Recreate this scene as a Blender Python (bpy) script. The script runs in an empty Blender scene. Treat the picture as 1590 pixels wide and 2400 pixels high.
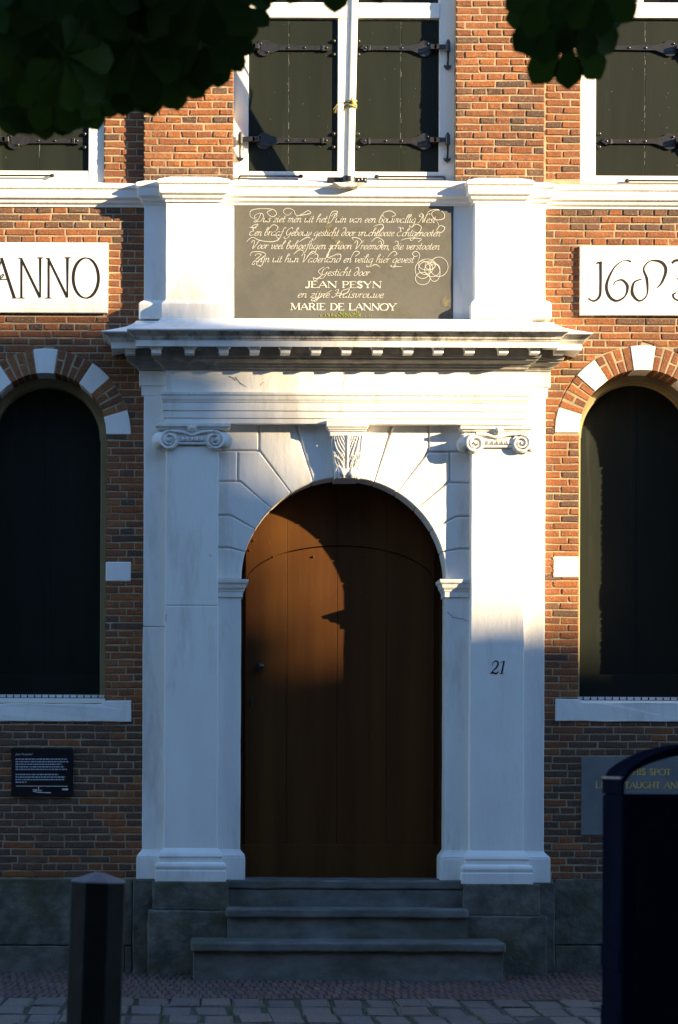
import bpy, bmesh, math, random
from mathutils import Vector, Matrix, noise
random.seed(7)
R = math.radians
scene = bpy.context.scene
col = scene.collection

# ------------------------------------------------------------------ camera, sky, sun, exposure
S = 0.003            # metres per photograph pixel on the facade plane
D = 14.0             # metres from the camera to the brick face (y = 0)
PPX, PPY = 450.0, 1800.0
TH = 0.004           # slight roll of the hand-held camera
CX, CZ = (PPX-795)*S, (2275-PPY)*S
cam = bpy.data.cameras.new('camera')
camo = bpy.data.objects.new('camera', cam); col.objects.link(camo)
camo.location = (CX, -D, CZ); camo.rotation_euler = (R(90), -TH, 0)
cam.sensor_fit = 'VERTICAL'; cam.sensor_height = 36; cam.sensor_width = 36
cam.lens = 36*D/(2400*S); cam.shift_x = (795-PPX)/2400; cam.shift_y = (PPY-1200)/2400
cam.clip_start = 0.1; cam.clip_end = 500
cam.dof.use_dof = True; cam.dof.focus_distance = D; cam.dof.aperture_fstop = 2.8
scene.camera = camo

SUN = Vector((2.3, -1.0, 0.667)).normalized()      # direction towards the low evening sun
SUN_EL = math.asin(SUN.z); SUN_AZ = math.atan2(SUN.x, SUN.y)
world = bpy.data.worlds.new('World'); scene.world = world; world.use_nodes = True
wn = world.node_tree.nodes; wl = world.node_tree.links
sky = wn.new('ShaderNodeTexSky'); sky.sky_type = 'NISHITA'; sky.sun_disc = False
sky.sun_elevation = SUN_EL; sky.sun_rotation = SUN_AZ
sky.air_density = 1.0; sky.dust_density = 0.0; sky.ozone_density = 4.0
wn['Background'].inputs['Strength'].default_value = 0.12
wl.new(sky.outputs[0], wn['Background'].inputs[0])
sl = bpy.data.lights.new('sun', 'SUN'); sl.energy = 5.0; sl.angle = R(0.5); sl.color = (1.0, 0.775, 0.46)
slo = bpy.data.objects.new('sun', sl); col.objects.link(slo)
slo.rotation_euler = (-SUN).to_track_quat('-Z', 'Y').to_euler()
vs = scene.view_settings
vs.view_transform = 'Standard'; vs.look = 'None'; vs.gamma = 1; vs.exposure = 2.15; vs.use_curve_mapping = False

# ------------------------------------------------------------------ measuring helpers (photograph pixels -> metres at a given depth)
def W(px, py, dep=0.0):
    dx, dy = px-PPX, py-PPY
    x, y = dx+dy*TH, dy-dx*TH
    s = S*(D-dep)/D
    return CX+x*s, CZ-y*s
def X(px, dep=0.0, py=1400): return W(px, py, dep)[0]
def Z(py, dep=0.0, px=806): return W(px, py, dep)[1]

# ------------------------------------------------------------------ mesh builder
class MB:
    def __init__(s): s.v = []; s.f = []; s.sm = False
    def add(s, vs, fs):
        b = len(s.v); s.v += [tuple(v) for v in vs]; s.f += [tuple(i+b for i in f) for f in fs]; return s
    def box(s, x0, x1, y0, y1, z0, z1):
        if x0 > x1: x0, x1 = x1, x0
        if y0 > y1: y0, y1 = y1, y0
        if z0 > z1: z0, z1 = z1, z0
        return s.add([(x0,y0,z0),(x1,y0,z0),(x1,y1,z0),(x0,y1,z0),(x0,y0,z1),(x1,y0,z1),(x1,y1,z1),(x0,y1,z1)],
              [(0,3,2,1),(4,5,6,7),(0,1,5,4),(1,2,6,5),(2,3,7,6),(3,0,4,7)])
    def prism(s, poly, y0, y1):                    # poly: (x, z) points, extruded along y
        n = len(poly); a = sum(poly[i][0]*poly[(i+1)%n][1]-poly[(i+1)%n][0]*poly[i][1] for i in range(n))
        if a < 0: poly = poly[::-1]
        vs = [(p[0], y0, p[1]) for p in poly]+[(p[0], y1, p[1]) for p in poly]
        fs = [tuple(range(n)), tuple(range(2*n-1, n-1, -1))]
        fs += [(i, i+n, (i+1)%n+n, (i+1)%n) for i in range(n)]
        return s.add(vs, fs)
    def sweep(s, path, prof):                      # path in plan (x, y), prof (out, z); mitred corners
        n = len(path); ms = []
        def nrm(a, b):
            d = Vector((b[0]-a[0], b[1]-a[1])).normalized(); return Vector((d.y, -d.x))
        for i in range(n):
            if i == 0: m = nrm(path[0], path[1])
            elif i == n-1: m = nrm(path[-2], path[-1])
            else:
                a, b = nrm(path[i-1], path[i]), nrm(path[i], path[i+1])
                m = (a+b)/(1+a.dot(b))
            ms.append(m)
        k = len(prof); vs = []; fs = []
        for i in range(n):
            for o, z in prof: vs.append((path[i][0]+ms[i].x*o, path[i][1]+ms[i].y*o, z))
        for i in range(n-1):
            for j in range(k-1):
                fs.append((i*k+j, (i+1)*k+j, (i+1)*k+j+1, i*k+j+1))
            fs.append((i*k+k-1, (i+1)*k+k-1, (i+1)*k, i*k))
        fs.append(tuple(range(k-1, -1, -1))); fs.append(tuple((n-1)*k+j for j in range(k)))
        return s.add(vs, fs)
    def tube(s, pts, rad, n=10, cap=True):
        pts = [Vector(p) for p in pts]; rs = rad if isinstance(rad, (list, tuple)) else [rad]*len(pts)
        vs = []; fs = []; ref = None
        for i, p in enumerate(pts):
            t = (pts[min(i+1, len(pts)-1)]-pts[max(i-1, 0)]).normalized()
            if ref is None: ref = Vector((0,0,1)) if abs(t.z) < .9 else Vector((1,0,0))
            u = (ref-t*ref.dot(t)).normalized(); w = t.cross(u); ref = u
            for j in range(n):
                a = 2*math.pi*j/n; vs.append(p+(u*math.cos(a)+w*math.sin(a))*rs[i])
        for i in range(len(pts)-1):
            for j in range(n): fs.append((i*n+j, i*n+(j+1)%n, (i+1)*n+(j+1)%n, (i+1)*n+j))
        if cap: fs.append(tuple(range(n-1, -1, -1))); fs.append(tuple((len(pts)-1)*n+j for j in range(n)))
        return s.add(vs, fs)
    def ball(s, c, r, n=8, sc=(1,1,1)):
        vs = []; fs = []; m = n//2+1
        for i in range(m+1):
            a = math.pi*i/m
            for j in range(n):
                b = 2*math.pi*j/n
                vs.append((c[0]+r*sc[0]*math.sin(a)*math.cos(b), c[1]+r*sc[1]*math.sin(a)*math.sin(b), c[2]+r*sc[2]*math.cos(a)))
        for i in range(m):
            for j in range(n): fs.append((i*n+j, (i+1)*n+j, (i+1)*n+(j+1)%n, i*n+(j+1)%n))
        return s.add(vs, fs)
    def cyl_y(s, cx, cz, r, y0, y1, n=20):
        return s.prism([(cx+r*math.cos(2*math.pi*i/n), cz+r*math.sin(2*math.pi*i/n)) for i in range(n)], y0, y1)
    def build(s, name, mat, parent=None, smooth=False, bevel=0, seg=2, angle=None):
        me = bpy.data.meshes.new(name); me.from_pydata(s.v, [], s.f)
        if s.sm or smooth or bevel:
            bm = bmesh.new(); bm.from_mesh(me); bmesh.ops.remove_doubles(bm, verts=bm.verts, dist=1e-5)
            bmesh.ops.recalc_face_normals(bm, faces=bm.faces); bm.to_mesh(me); bm.free()
        else:
            bm = bmesh.new(); bm.from_mesh(me); bmesh.ops.recalc_face_normals(bm, faces=bm.faces); bm.to_mesh(me); bm.free()
        if smooth: me.polygons.foreach_set('use_smooth', [True]*len(me.polygons))
        me.materials.append(mat)
        o = bpy.data.objects.new(name, me); col.objects.link(o)
        if angle: me.set_sharp_from_angle(angle=R(angle))
        if bevel:
            b = o.modifiers.new('bevel', 'BEVEL'); b.width = bevel; b.segments = seg; b.limit_method = 'ANGLE'; b.angle_limit = R(35)
            b.harden_normals = False
        if parent: par(o, parent)
        return o
def rough(o, size, amp, freq=6.0, seed=0):
    bm = bmesh.new(); bm.from_mesh(o.data)
    for _ in range(6):
        es = [e for e in bm.edges if e.calc_length() > size]
        if not es: break
        bmesh.ops.subdivide_edges(bm, edges=es, cuts=1, use_grid_fill=True)
    for v in bm.verts:
        p = v.co*freq+Vector((seed, seed*1.7, 0)); q = v.co*freq*4+Vector((0, seed, 9))
        v.co += noise.noise_vector(p)*amp+noise.noise_vector(q)*amp*.45
    bm.to_mesh(o.data); bm.free(); return o
def par(o, p):
    o.parent = p; o.matrix_parent_inverse = p.matrix_world.inverted() if p.type != 'EMPTY' else Matrix.Translation(-root_loc(p))
def root_loc(p):
    v = Vector(p.location)
    return v
def tag(o, label=None, cat=None, group=None, kind=None):
    if label: o['label'] = label
    if cat: o['category'] = cat
    if group: o['group'] = group
    if kind: o['kind'] = kind
    return o
def thing(name, label, cat, loc=(0,0,0), group=None):
    o = bpy.data.objects.new(name, None); col.objects.link(o); o.location = loc; o.empty_display_size = .2
    return tag(o, label, cat, group)
def part_empty(name, parent):
    o = bpy.data.objects.new(name, None); col.objects.link(o); par(o, parent); return o

# ------------------------------------------------------------------ materials
def mk(name, c1, c2=None, scale=6.0, rough=.7, bump=.0, bscale=40., stretch=(1,1,1), spec=.3, fine=None, stain=None, metal=0, bdist=.004):
    m = bpy.data.materials.new(name); m.use_nodes = True
    nt = m.node_tree; n = nt.nodes; l = nt.links; b = n['Principled BSDF']
    b.inputs['Roughness'].default_value = rough; b.inputs['Specular IOR Level'].default_value = spec; b.inputs['Metallic'].default_value = metal
    tc = n.new('ShaderNodeTexCoord'); mp = n.new('ShaderNodeMapping'); mp.inputs['Scale'].default_value = stretch
    l.new(tc.outputs['Object'], mp.inputs['Vector'])
    out = None
    if c2:
        no = n.new('ShaderNodeTexNoise'); no.inputs['Scale'].default_value = scale; no.inputs['Detail'].default_value = 6; no.inputs['Roughness'].default_value = .62
        l.new(mp.outputs[0], no.inputs['Vector'])
        cr = n.new('ShaderNodeValToRGB'); cr.color_ramp.elements[0].position = .36; cr.color_ramp.elements[1].position = .64
        cr.color_ramp.elements[0].color = (*c1, 1); cr.color_ramp.elements[1].color = (*c2, 1)
        l.new(no.outputs[0], cr.inputs[0]); out = cr.outputs[0]
    else:
        b.inputs['Base Color'].default_value = (*c1, 1)
    if stain:                                      # (colour, scale, stretch, low, high): weathering with a shape of its own
        sc_, ss, st, lo, hi = stain
        mp2 = n.new('ShaderNodeMapping'); mp2.inputs['Scale'].default_value = st; l.new(tc.outputs['Object'], mp2.inputs['Vector'])
        n2 = n.new('ShaderNodeTexNoise'); n2.inputs['Scale'].default_value = ss; n2.inputs['Detail'].default_value = 8; n2.inputs['Roughness'].default_value = .7
        l.new(mp2.outputs[0], n2.inputs['Vector'])
        mr = n.new('ShaderNodeMapRange'); mr.inputs['From Min'].default_value = lo; mr.inputs['From Max'].default_value = hi; l.new(n2.outputs[0], mr.inputs[0])
        mx = n.new('ShaderNodeMix'); mx.data_type = 'RGBA'; l.new(mr.outputs[0], mx.inputs['Factor'])
        if out: l.new(out, mx.inputs['A'])
        else: mx.inputs['A'].default_value = (*c1, 1)
        mx.inputs['B'].default_value = (*sc_, 1); out = mx.outputs['Result']
    if out: l.new(out, b.inputs['Base Color'])
    if bump:
        nb = n.new('ShaderNodeTexNoise'); nb.inputs['Scale'].default_value = bscale; nb.inputs['Detail'].default_value = 5; nb.inputs['Roughness'].default_value = .6
        l.new(mp.outputs[0], nb.inputs['Vector'])
        bp = n.new('ShaderNodeBump'); bp.inputs['Strength'].default_value = bump; bp.inputs['Distance'].default_value = bdist
        l.new(nb.outputs[0], bp.inputs['Height']); l.new(bp.outputs[0], b.inputs['Normal'])
    return m

def mk_brick(name, cols, soot):
    m = bpy.data.materials.new(name); m.use_nodes = True
    nt = m.node_tree; n = nt.nodes; l = nt.links; b = n['Principled BSDF']
    b.inputs['Roughness'].default_value = .85; b.inputs['Specular IOR Level'].default_value = .2
    oi = n.new('ShaderNodeObjectInfo'); ge = n.new('ShaderNodeNewGeometry')
    ad = n.new('ShaderNodeMath'); ad.operation = 'ADD'; l.new(oi.outputs['Random'], ad.inputs[0]); l.new(ge.outputs['Random Per Island'], ad.inputs[1])
    fr = n.new('ShaderNodeMath'); fr.operation = 'FRACT'; l.new(ad.outputs[0], fr.inputs[0])
    cr = n.new('ShaderNodeValToRGB'); cr.color_ramp.interpolation = 'LINEAR'
    e = cr.color_ramp.elements
    while len(e) < len(cols): e.new(.5)
    for i, c in enumerate(cols): e[i].position = i/(len(cols)-1); e[i].color = (*c, 1)
    l.new(fr.outputs[0], cr.inputs[0])
    tc = n.new('ShaderNodeTexCoord')
    no = n.new('ShaderNodeTexNoise'); no.inputs['Scale'].default_value = 22; no.inputs['Detail'].default_value = 8; no.inputs['Roughness'].default_value = .72
    l.new(tc.outputs['Object'], no.inputs['Vector'])
    mr = n.new('ShaderNodeMapRange'); mr.inputs['From Min'].default_value = .5-soot*.12; mr.inputs['From Max'].default_value = .72; l.new(no.outputs[0], mr.inputs[0])
    mu = n.new('ShaderNodeMath'); mu.operation = 'MULTIPLY'; mu.inputs[1].default_value = .55+.35*soot; l.new(mr.outputs[0], mu.inputs[0])
    mx = n.new('ShaderNodeMix'); mx.data_type = 'RGBA'; l.new(mu.outputs[0], mx.inputs['Factor']); l.new(cr.outputs[0], mx.inputs['A']); mx.inputs['B'].default_value = (.075,.045,.035,1)
    n3 = n.new('ShaderNodeTexNoise'); n3.inputs['Scale'].default_value = 95; n3.inputs['Detail'].default_value = 4; l.new(tc.outputs['Object'], n3.inputs['Vector'])
    mr3 = n.new('ShaderNodeMapRange'); mr3.inputs['From Min'].default_value = .56; mr3.inputs['From Max'].default_value = .72; l.new(n3.outputs[0], mr3.inputs[0])
    m3 = n.new('ShaderNodeMath'); m3.operation = 'MULTIPLY'; m3.inputs[1].default_value = .45; l.new(mr3.outputs[0], m3.inputs[0])
    mx2 = n.new('ShaderNodeMix'); mx2.data_type = 'RGBA'; l.new(m3.outputs[0], mx2.inputs['Factor']); l.new(mx.outputs['Result'], mx2.inputs['A']); mx2.inputs['B'].default_value = (.50,.34,.22,1)
    n4 = n.new('ShaderNodeTexNoise'); n4.inputs['Scale'].default_value = 1.7; n4.inputs['Detail'].default_value = 5; l.new(tc.outputs['Object'], n4.inputs['Vector'])
    mr4 = n.new('ShaderNodeMapRange'); mr4.inputs['From Min'].default_value = .46; mr4.inputs['From Max'].default_value = .70; mr4.inputs['To Max'].default_value = .45; l.new(n4.outputs[0], mr4.inputs[0])
    mx4 = n.new('ShaderNodeMix'); mx4.data_type = 'RGBA'; l.new(mr4.outputs[0], mx4.inputs['Factor']); l.new(mx2.outputs['Result'], mx4.inputs['A']); mx4.inputs['B'].default_value = (.085,.045,.03,1)
    l.new(mx4.outputs['Result'], b.inputs['Base Color'])
    nb = n.new('ShaderNodeTexNoise'); nb.inputs['Scale'].default_value = 55; nb.inputs['Detail'].default_value = 7; nb.inputs['Roughness'].default_value = .68
    l.new(tc.outputs['Object'], nb.inputs['Vector'])
    bp = n.new('ShaderNodeBump'); bp.inputs['Strength'].default_value = .8; bp.inputs['Distance'].default_value = .007
    l.new(nb.outputs[0], bp.inputs['Height']); l.new(bp.outputs[0], b.inputs['Normal'])
    return m

WHITE1, WHITE2 = (.80,.78,.74), (.74,.72,.68)
M = {}
M['white'] = mk('white_painted_stone', WHITE1, WHITE2, 3, .75, .6, 20, (1,1,.3), .2, stain=((.50,.46,.38), 4, (1,1,.2), .53, .78), bdist=.006)
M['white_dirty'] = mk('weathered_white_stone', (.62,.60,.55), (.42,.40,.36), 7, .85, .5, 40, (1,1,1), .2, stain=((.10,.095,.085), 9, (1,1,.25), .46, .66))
M['white_grey'] = mk('grey_white_stone', (.34,.32,.29), (.22,.21,.19), 6, .9, .5, 40, (1,1,1), .2, stain=((.55,.52,.46), 7, (.6,1,1), .56, .72))  # darker, patchy grey colour for the moulding under the cornice
M['carved'] = mk('carved_white_stone', (.78,.76,.72), (.62,.60,.56), 14, .75, .3, 60)
M['paint'] = mk('white_window_paint', (.82,.80,.74), (.78,.76,.69), 8, .45, .08, 60, (1,1,.2), .4, stain=((.5,.46,.38), 12, (1,1,.3), .70, .86))
M['cream'] = mk('ochre_frame_paint', (.30,.25,.13), (.25,.21,.10), 8, .5, .08, 60)
M['mortar'] = mk('lime_mortar', (.40,.33,.205), (.29,.235,.15), 12, .95, .6, 90, bdist=.004, stain=((.13,.11,.08), 2.6, (1,1,1), .5, .72))
M['mortar_dark'] = mk('dirty_mortar', (.33,.29,.23), (.24,.21,.17), 12, .95, .6, 90)
RED = [(.29,.098,.034),(.22,.072,.027),(.31,.118,.044),(.18,.062,.030),(.27,.094,.036),(.15,.056,.031),(.30,.105,.038),(.21,.080,.034)]
M['brick'] = mk_brick('old_red_brick', RED, .35)
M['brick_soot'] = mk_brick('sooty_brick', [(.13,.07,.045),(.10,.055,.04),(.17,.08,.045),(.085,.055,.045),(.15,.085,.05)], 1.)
M['green'] = mk('dark_green_shutter_paint', (.010,.0135,.010), (.014,.0175,.013), 5, .6, .12, 40, (1,1,.12), .12, stain=((.030,.034,.030), 9, (1,1,.06), .60, .80))
M['iron'] = mk('black_wrought_iron', (.012,.011,.010), (.022,.020,.018), 30, .35, .3, 70, spec=.6)
M['tablet'] = mk('grey_stone_tablet', (.078,.077,.068), (.11,.107,.092), 3.5, .7, .25, 60, stain=((.055,.050,.028), 3.5, (1,1,1), .52, .74))
M['letter'] = mk('white_letter_paint', (.66,.64,.57), (.50,.48,.42), 30, .7)
M['black_letter'] = mk('black_letter_paint', (.012,.010,.011), None, rough=.5)
M['gold'] = mk('gold_letter_paint', (.70,.50,.12), (.5,.36,.1), 30, .4)
M['wood'] = mk('brown_varnished_oak', (.090,.036,.008), (.062,.022,.0055), 5, .55, .3, 26, (1,1,.05), .12, stain=((.125,.065,.022), 30, (1,1,.5), .62, .78))
M['bluestone'] = mk('grey_bluestone', (.15,.142,.118), (.062,.062,.052), 7, .9, .9, 24, bdist=.012, stain=((.075,.068,.03), 2.6, (1,1,1), .48, .68))
M['step'] = mk('worn_step_stone', (.165,.16,.148), (.085,.083,.076), 8, .75, .6, 34, (.5,1,1), stain=((.065,.066,.036), 3, (.5,1,1), .48, .70))
M['hole'] = mk('dark_opening', (.006,.006,.006), None, rough=.9)  # near-black colour standing for the unlit inside of the building
M['glass'] = mk('dark_window_glass', (.008,.009,.010), None, rough=.05, spec=.5)
M['pole'] = mk('white_flagpole_paint', (.80,.78,.72), (.74,.72,.66), 10, .4, .05, 40)
M['rope'] = mk('yellowed_rope', (.36,.31,.10), (.26,.22,.07), 60, .9, .5, 200)
M['sign'] = mk('black_sign_enamel', (.006,.007,.011), None, rough=.3)
M['signtext'] = mk('sign_print', (.42,.45,.5), None, rough=.6)
M['plaque'] = mk('grey_memorial_stone', (.17,.17,.175), (.135,.137,.145), 6, .75, .25, 60)
M['bollard'] = mk('black_bollard_paint', (.008,.008,.007), (.014,.0135,.011), 8, .75, .5, 30, spec=.1, stain=((.03,.03,.024), 10, (1,1,.3), .58, .8))
M['cap'] = mk('bollard_cap', (.10,.10,.115), (.075,.075,.09), 10, .6, .3, 30)
M['bin'] = mk('dark_blue_bin_enamel', (.004,.005,.011), (.006,.007,.014), 5, .85, .05, 60, spec=.0, stain=((.012,.013,.018), 8, (1,1,.3), .6, .8))
M['binlid'] = mk('grey_bin_edge', (.15,.145,.14), (.12,.118,.115), 10, .5, .1, 60)
M['clinker'] = mk_brick('street_clinker', [(.10,.062,.058),(.13,.075,.06),(.075,.06,.065),(.15,.09,.065),(.09,.07,.07)], .4)
M['sett'] = mk_brick('granite_sett', [(.125,.105,.095),(.10,.088,.083),(.145,.118,.098),(.11,.10,.098)], .1)
M['sand'] = mk('joint_sand', (.055,.05,.042), (.035,.033,.028), 12, .95, .4, 60)
M['grass'] = mk('joint_grass', (.05,.09,.02), (.08,.12,.03), 20, .8)
M['bark'] = mk('chestnut_bark', (.07,.055,.04), (.04,.032,.025), 12, .9, .8, 20, (1,1,.2), bdist=.02)
def mk_leaf(name, c1, c2):
    m = bpy.data.materials.new(name); m.use_nodes = True
    nt = m.node_tree; n = nt.nodes; l = nt.links; b = n['Principled BSDF']
    oi = n.new('ShaderNodeObjectInfo'); ge = n.new('ShaderNodeNewGeometry')
    ad = n.new('ShaderNodeMath'); ad.operation = 'ADD'; l.new(oi.outputs['Random'], ad.inputs[0]); l.new(ge.outputs['Random Per Island'], ad.inputs[1])
    fr = n.new('ShaderNodeMath'); fr.operation = 'FRACT'; l.new(ad.outputs[0], fr.inputs[0])
    mx = n.new('ShaderNodeMix'); mx.data_type = 'RGBA'; mx.inputs['A'].default_value = (*c1,1); mx.inputs['B'].default_value = (*c2,1); l.new(fr.outputs[0], mx.inputs['Factor'])
    l.new(mx.outputs['Result'], b.inputs['Base Color']); b.inputs['Roughness'].default_value = .6; b.inputs['Specular IOR Level'].default_value = .08
    tr = n.new('ShaderNodeBsdfTranslucent'); l.new(mx.outputs['Result'], tr.inputs['Color'])
    ms = n.new('ShaderNodeMixShader'); ms.inputs[0].default_value = .3
    l.new(b.outputs[0], ms.inputs[1]); l.new(tr.outputs[0], ms.inputs[2]); l.new(ms.outputs[0], n['Material Output'].inputs[0])
    return m
M['leaf'] = mk_leaf('chestnut_leaf', (.011,.026,.004), (.022,.046,.006))
M['linden'] = mk_leaf('linden_leaf', (.05,.09,.02), (.08,.12,.03))
# ------------------------------------------------------------------ strokes: smooth curves, ribbons, lettering
def cr(pts, n=5, closed=False):
    P = [Vector((p[0], p[1])) for p in pts]
    if len(P) < 3: return P
    out = []
    for i in range(len(P)-1):
        p0, p1, p2, p3 = P[max(i-1,0)], P[i], P[i+1], P[min(i+2,len(P)-1)]
        if closed and i == 0: p0 = P[-2]
        if closed and i == len(P)-2: p3 = P[1]
        for k in range(n):
            t = k/n
            out.append(.5*((2*p1)+(p2-p0)*t+(2*p0-5*p1+4*p2-p3)*t*t+(3*p1-p0-3*p2+p3)*t**3))
    out.append(P[-1]); return out
def ribbon(mb, pts, w, y, nib=None, thick=0.0008):
    """flat stroke in the facade plane; w constant, list, or nib = (thin, thick, angle) for a broad pen"""
    n = len(pts); L = []; Rr = []
    for i in range(n):
        a, b = pts[max(i-1,0)], pts[min(i+1,n-1)]
        d = (b-a)
        if d.length < 1e-9: d = Vector((1,0))
        d.normalize(); nn = Vector((-d.y, d.x))
        if nib: ww = nib[0]+(nib[1]-nib[0])*abs(math.sin(math.atan2(d.y, d.x)-nib[2]))
        elif isinstance(w, (list, tuple)):
            t = i/(n-1)*(len(w)-1); k = min(int(t), len(w)-2); ww = w[k]+(w[k+1]-w[k])*(t-k)
        else: ww = w
        L.append(pts[i]+nn*ww/2); Rr.append(pts[i]-nn*ww/2)
    vs = []; fs = []
    for i in range(n):
        vs += [(L[i].x, y, L[i].y), (Rr[i].x, y, Rr[i].y), (L[i].x, y+thick, L[i].y), (Rr[i].x, y+thick, Rr[i].y)]
    for i in range(n-1):
        a, b = i*4, i*4+4
        fs += [(a, b, b+1, a+1), (a, a+2, b+2, b), (a+1, b+1, b+3, a+3)]
    fs += [(0,1,3,2), (n*4-4, n*4-2, n*4-1, n*4-3)]
    mb.add(vs, fs)
SCRIPT = {
 'a':(.95,[[(.75,.85),(.45,1),(.1,.6),(.1,.2),(.35,0),(.65,.3),(.75,.9)],[(.75,1),(.7,.2),(.85,0),(1.05,.25)]]),
 'b':(.8,[[(.05,1.0),(.4,1.8),(.25,2.1),(.1,1.6),(.08,.25),(.35,0),(.65,.35),(.6,.85),(.35,1),(.12,.7)]]),
 'c':(.7,[[(.65,.8),(.45,1),(.1,.6),(.15,.1),(.4,0),(.75,.25)]]),
 'd':(.88,[[(.65,.85),(.4,1),(.1,.6),(.1,.2),(.35,0),(.65,.35),(.72,1.1),(.5,1.9),(.1,2.1),(-.1,1.8)]]),
 'e':(.68,[[(.1,.45),(.5,.6),(.55,.9),(.35,1),(.1,.6),(.15,.1),(.4,0),(.7,.25)]]),
 'f':(.6,[[(.75,1.85),(.55,2.1),(.38,1.6),(.3,0),(.15,-.9),(-.15,-.8)],[(.05,1),(.6,1)]]),
 'g':(.9,[[(.75,.85),(.45,1),(.1,.6),(.1,.2),(.35,0),(.65,.3),(.75,.95)],[(.75,1),(.7,-.5),(.4,-1.1),(.0,-.9),(.1,-.6)]]),
 'h':(.9,[[(.1,1.2),(.45,1.85),(.28,2.1),(.12,1.5),(.1,0)],[(.1,.5),(.4,1),(.65,.8),(.62,.2),(.75,0),(.95,.2)]]),
 'i':(.42,[[(.05,.9),(.14,1),(.12,.2),(.25,0),(.45,.2)],[(.2,1.5),(.26,1.38)]]),
 'j':(.42,[[(.1,.9),(.2,1),(.18,-.6),(-.05,-1.0),(-.3,-.8)],[(.26,1.5),(.3,1.38)]]),
 'l':(.42,[[(.05,1.0),(.42,1.8),(.28,2.1),(.12,1.5),(.12,.2),(.25,0),(.45,.2)]]),
 'm':(1.15,[[(.0,.85),(.12,1),(.1,0)],[(.1,.5),(.3,1),(.5,.85),(.48,0)],[(.48,.5),(.7,1),(.9,.85),(.88,.15),(1,0),(1.2,.2)]]),
 'n':(.85,[[(.0,.85),(.12,1),(.1,0)],[(.1,.5),(.35,1),(.6,.85),(.58,.15),(.7,0),(.9,.2)]]),
 'o':(.75,[[(.4,1),(.1,.6),(.12,.15),(.35,0),(.65,.35),(.62,.85),(.4,1)]]),
 'r':(.58,[[(.0,.85),(.12,1),(.1,0)],[(.1,.5),(.3,.95),(.58,.9)]]),
 's':(.6,[[(.55,.85),(.35,1),(.15,.8),(.5,.3),(.3,0),(.05,.15)]]),
 't':(.5,[[(.2,1.6),(.15,.2),(.3,0),(.5,.2)],[(-.02,1),(.42,1)]]),
 'u':(.88,[[(.0,.85),(.1,1),(.1,.2),(.3,0),(.55,.3),(.62,1)],[(.62,1),(.6,.2),(.72,0),(.92,.2)]]),
 'v':(.7,[[(.0,.85),(.18,1),(.2,.1),(.4,.1),(.62,.6),(.55,1)]]),
 'w':(1.05,[[(.0,.85),(.15,1),(.15,.1),(.35,.1),(.55,.6),(.52,1),(.52,.2),(.7,.05),(.95,.6),(.9,1)]]),
 'z':(.68,[[(.05,.9),(.3,1),(.58,.9),(.05,.05),(.3,.1),(.65,0)]]),
 ',':(.35,[[(.1,.1),(.12,-.1),(.0,-.3)]]),
 '.':(.3,[[(.1,.1),(.14,.0)]]),
 'D':(1.55,[[(.62,2.1),(.55,.9),(.2,.0),(-.15,.1),(.1,.3),(.6,.05),(1.2,.35),(1.35,1.2),(.95,2.1),(.2,2.2),(-.4,1.7),(-.3,1.0),(.1,1.2)]]),
 'P':(1.1,[[(.6,2.0),(.45,.6),(.1,-.2),(-.2,.1)],[(.0,1.5),(.3,2.2),(.9,2.1),(1.0,1.4),(.55,1.1)]]),
 'N':(1.5,[[(-.1,.1),(.1,.0),(.35,1.0),(.45,2.0),(.9,.0),(1.1,1.6),(1.5,2.3),(1.8,2.0)],[(.45,2.0),(.0,2.3),(-.3,1.7),(.1,1.5)]]),
 'E':(1.1,[[(1.0,1.8),(.7,2.1),(.35,1.7),(.7,1.15),(.2,1.0),(.05,.4),(.45,.0),(1.0,.3)],[(.45,1.75),(.1,2.3),(-.15,2.0)]]),
 'G':(1.2,[[(1.1,1.7),(.8,2.1),(.2,1.5),(.1,.6),(.45,.1),(.85,.6),(1.0,1.0),(.85,-.2),(.4,-.8),(-.1,-.5),(.1,-.2)]]),
 'V':(1.2,[[(-.3,1.5),(-.2,2.1),(.2,1.9),(.3,.9),(.35,.0),(.75,.9),(1.0,1.9),(1.4,2.1)]]),
 'S':(1.0,[[(1.1,1.8),(.75,2.1),(.4,1.6),(.6,1.0),(.6,.3),(.2,-.2),(-.2,.1)]]),
 'Z':(1.2,[[(-.2,1.6),(.1,2.1),(.9,1.9),(.5,1.0),(.0,.1),(.4,.2),(1.0,.0)],[(.25,.95),(.75,1.05)],[(.0,.1),(-.2,-.5),(.2,-.7),(.3,-.3)]]),
 'H':(1.5,[[(.0,1.7),(.3,2.1),(.5,1.9),(.4,.5),(.0,.0),(-.2,.3)],[(1.4,2.1),(1.1,1.6),(1.05,.2),(1.35,.0)],[(.1,.9),(.6,1.15),(1.3,1.0)]]),
 ' ':(.55,[]), }
def script_line(mb, text, x0, x1, zb, xh, y, thin, thick, slant=.38):
    tot = sum(SCRIPT[c][0] for c in text); sx = (x1-x0)/tot; cx = 0
    for c in text:
        adv, sts = SCRIPT[c]
        for st in sts:
            p = cr(st, 4, closed=(c == 'o'))
            ribbon(mb, [Vector((x0+sx*(cx+q.x)+xh*slant*q.y, zb+q.y*xh)) for q in p], 0, y, nib=(thin, thick, R(25)))
        cx += adv
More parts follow.
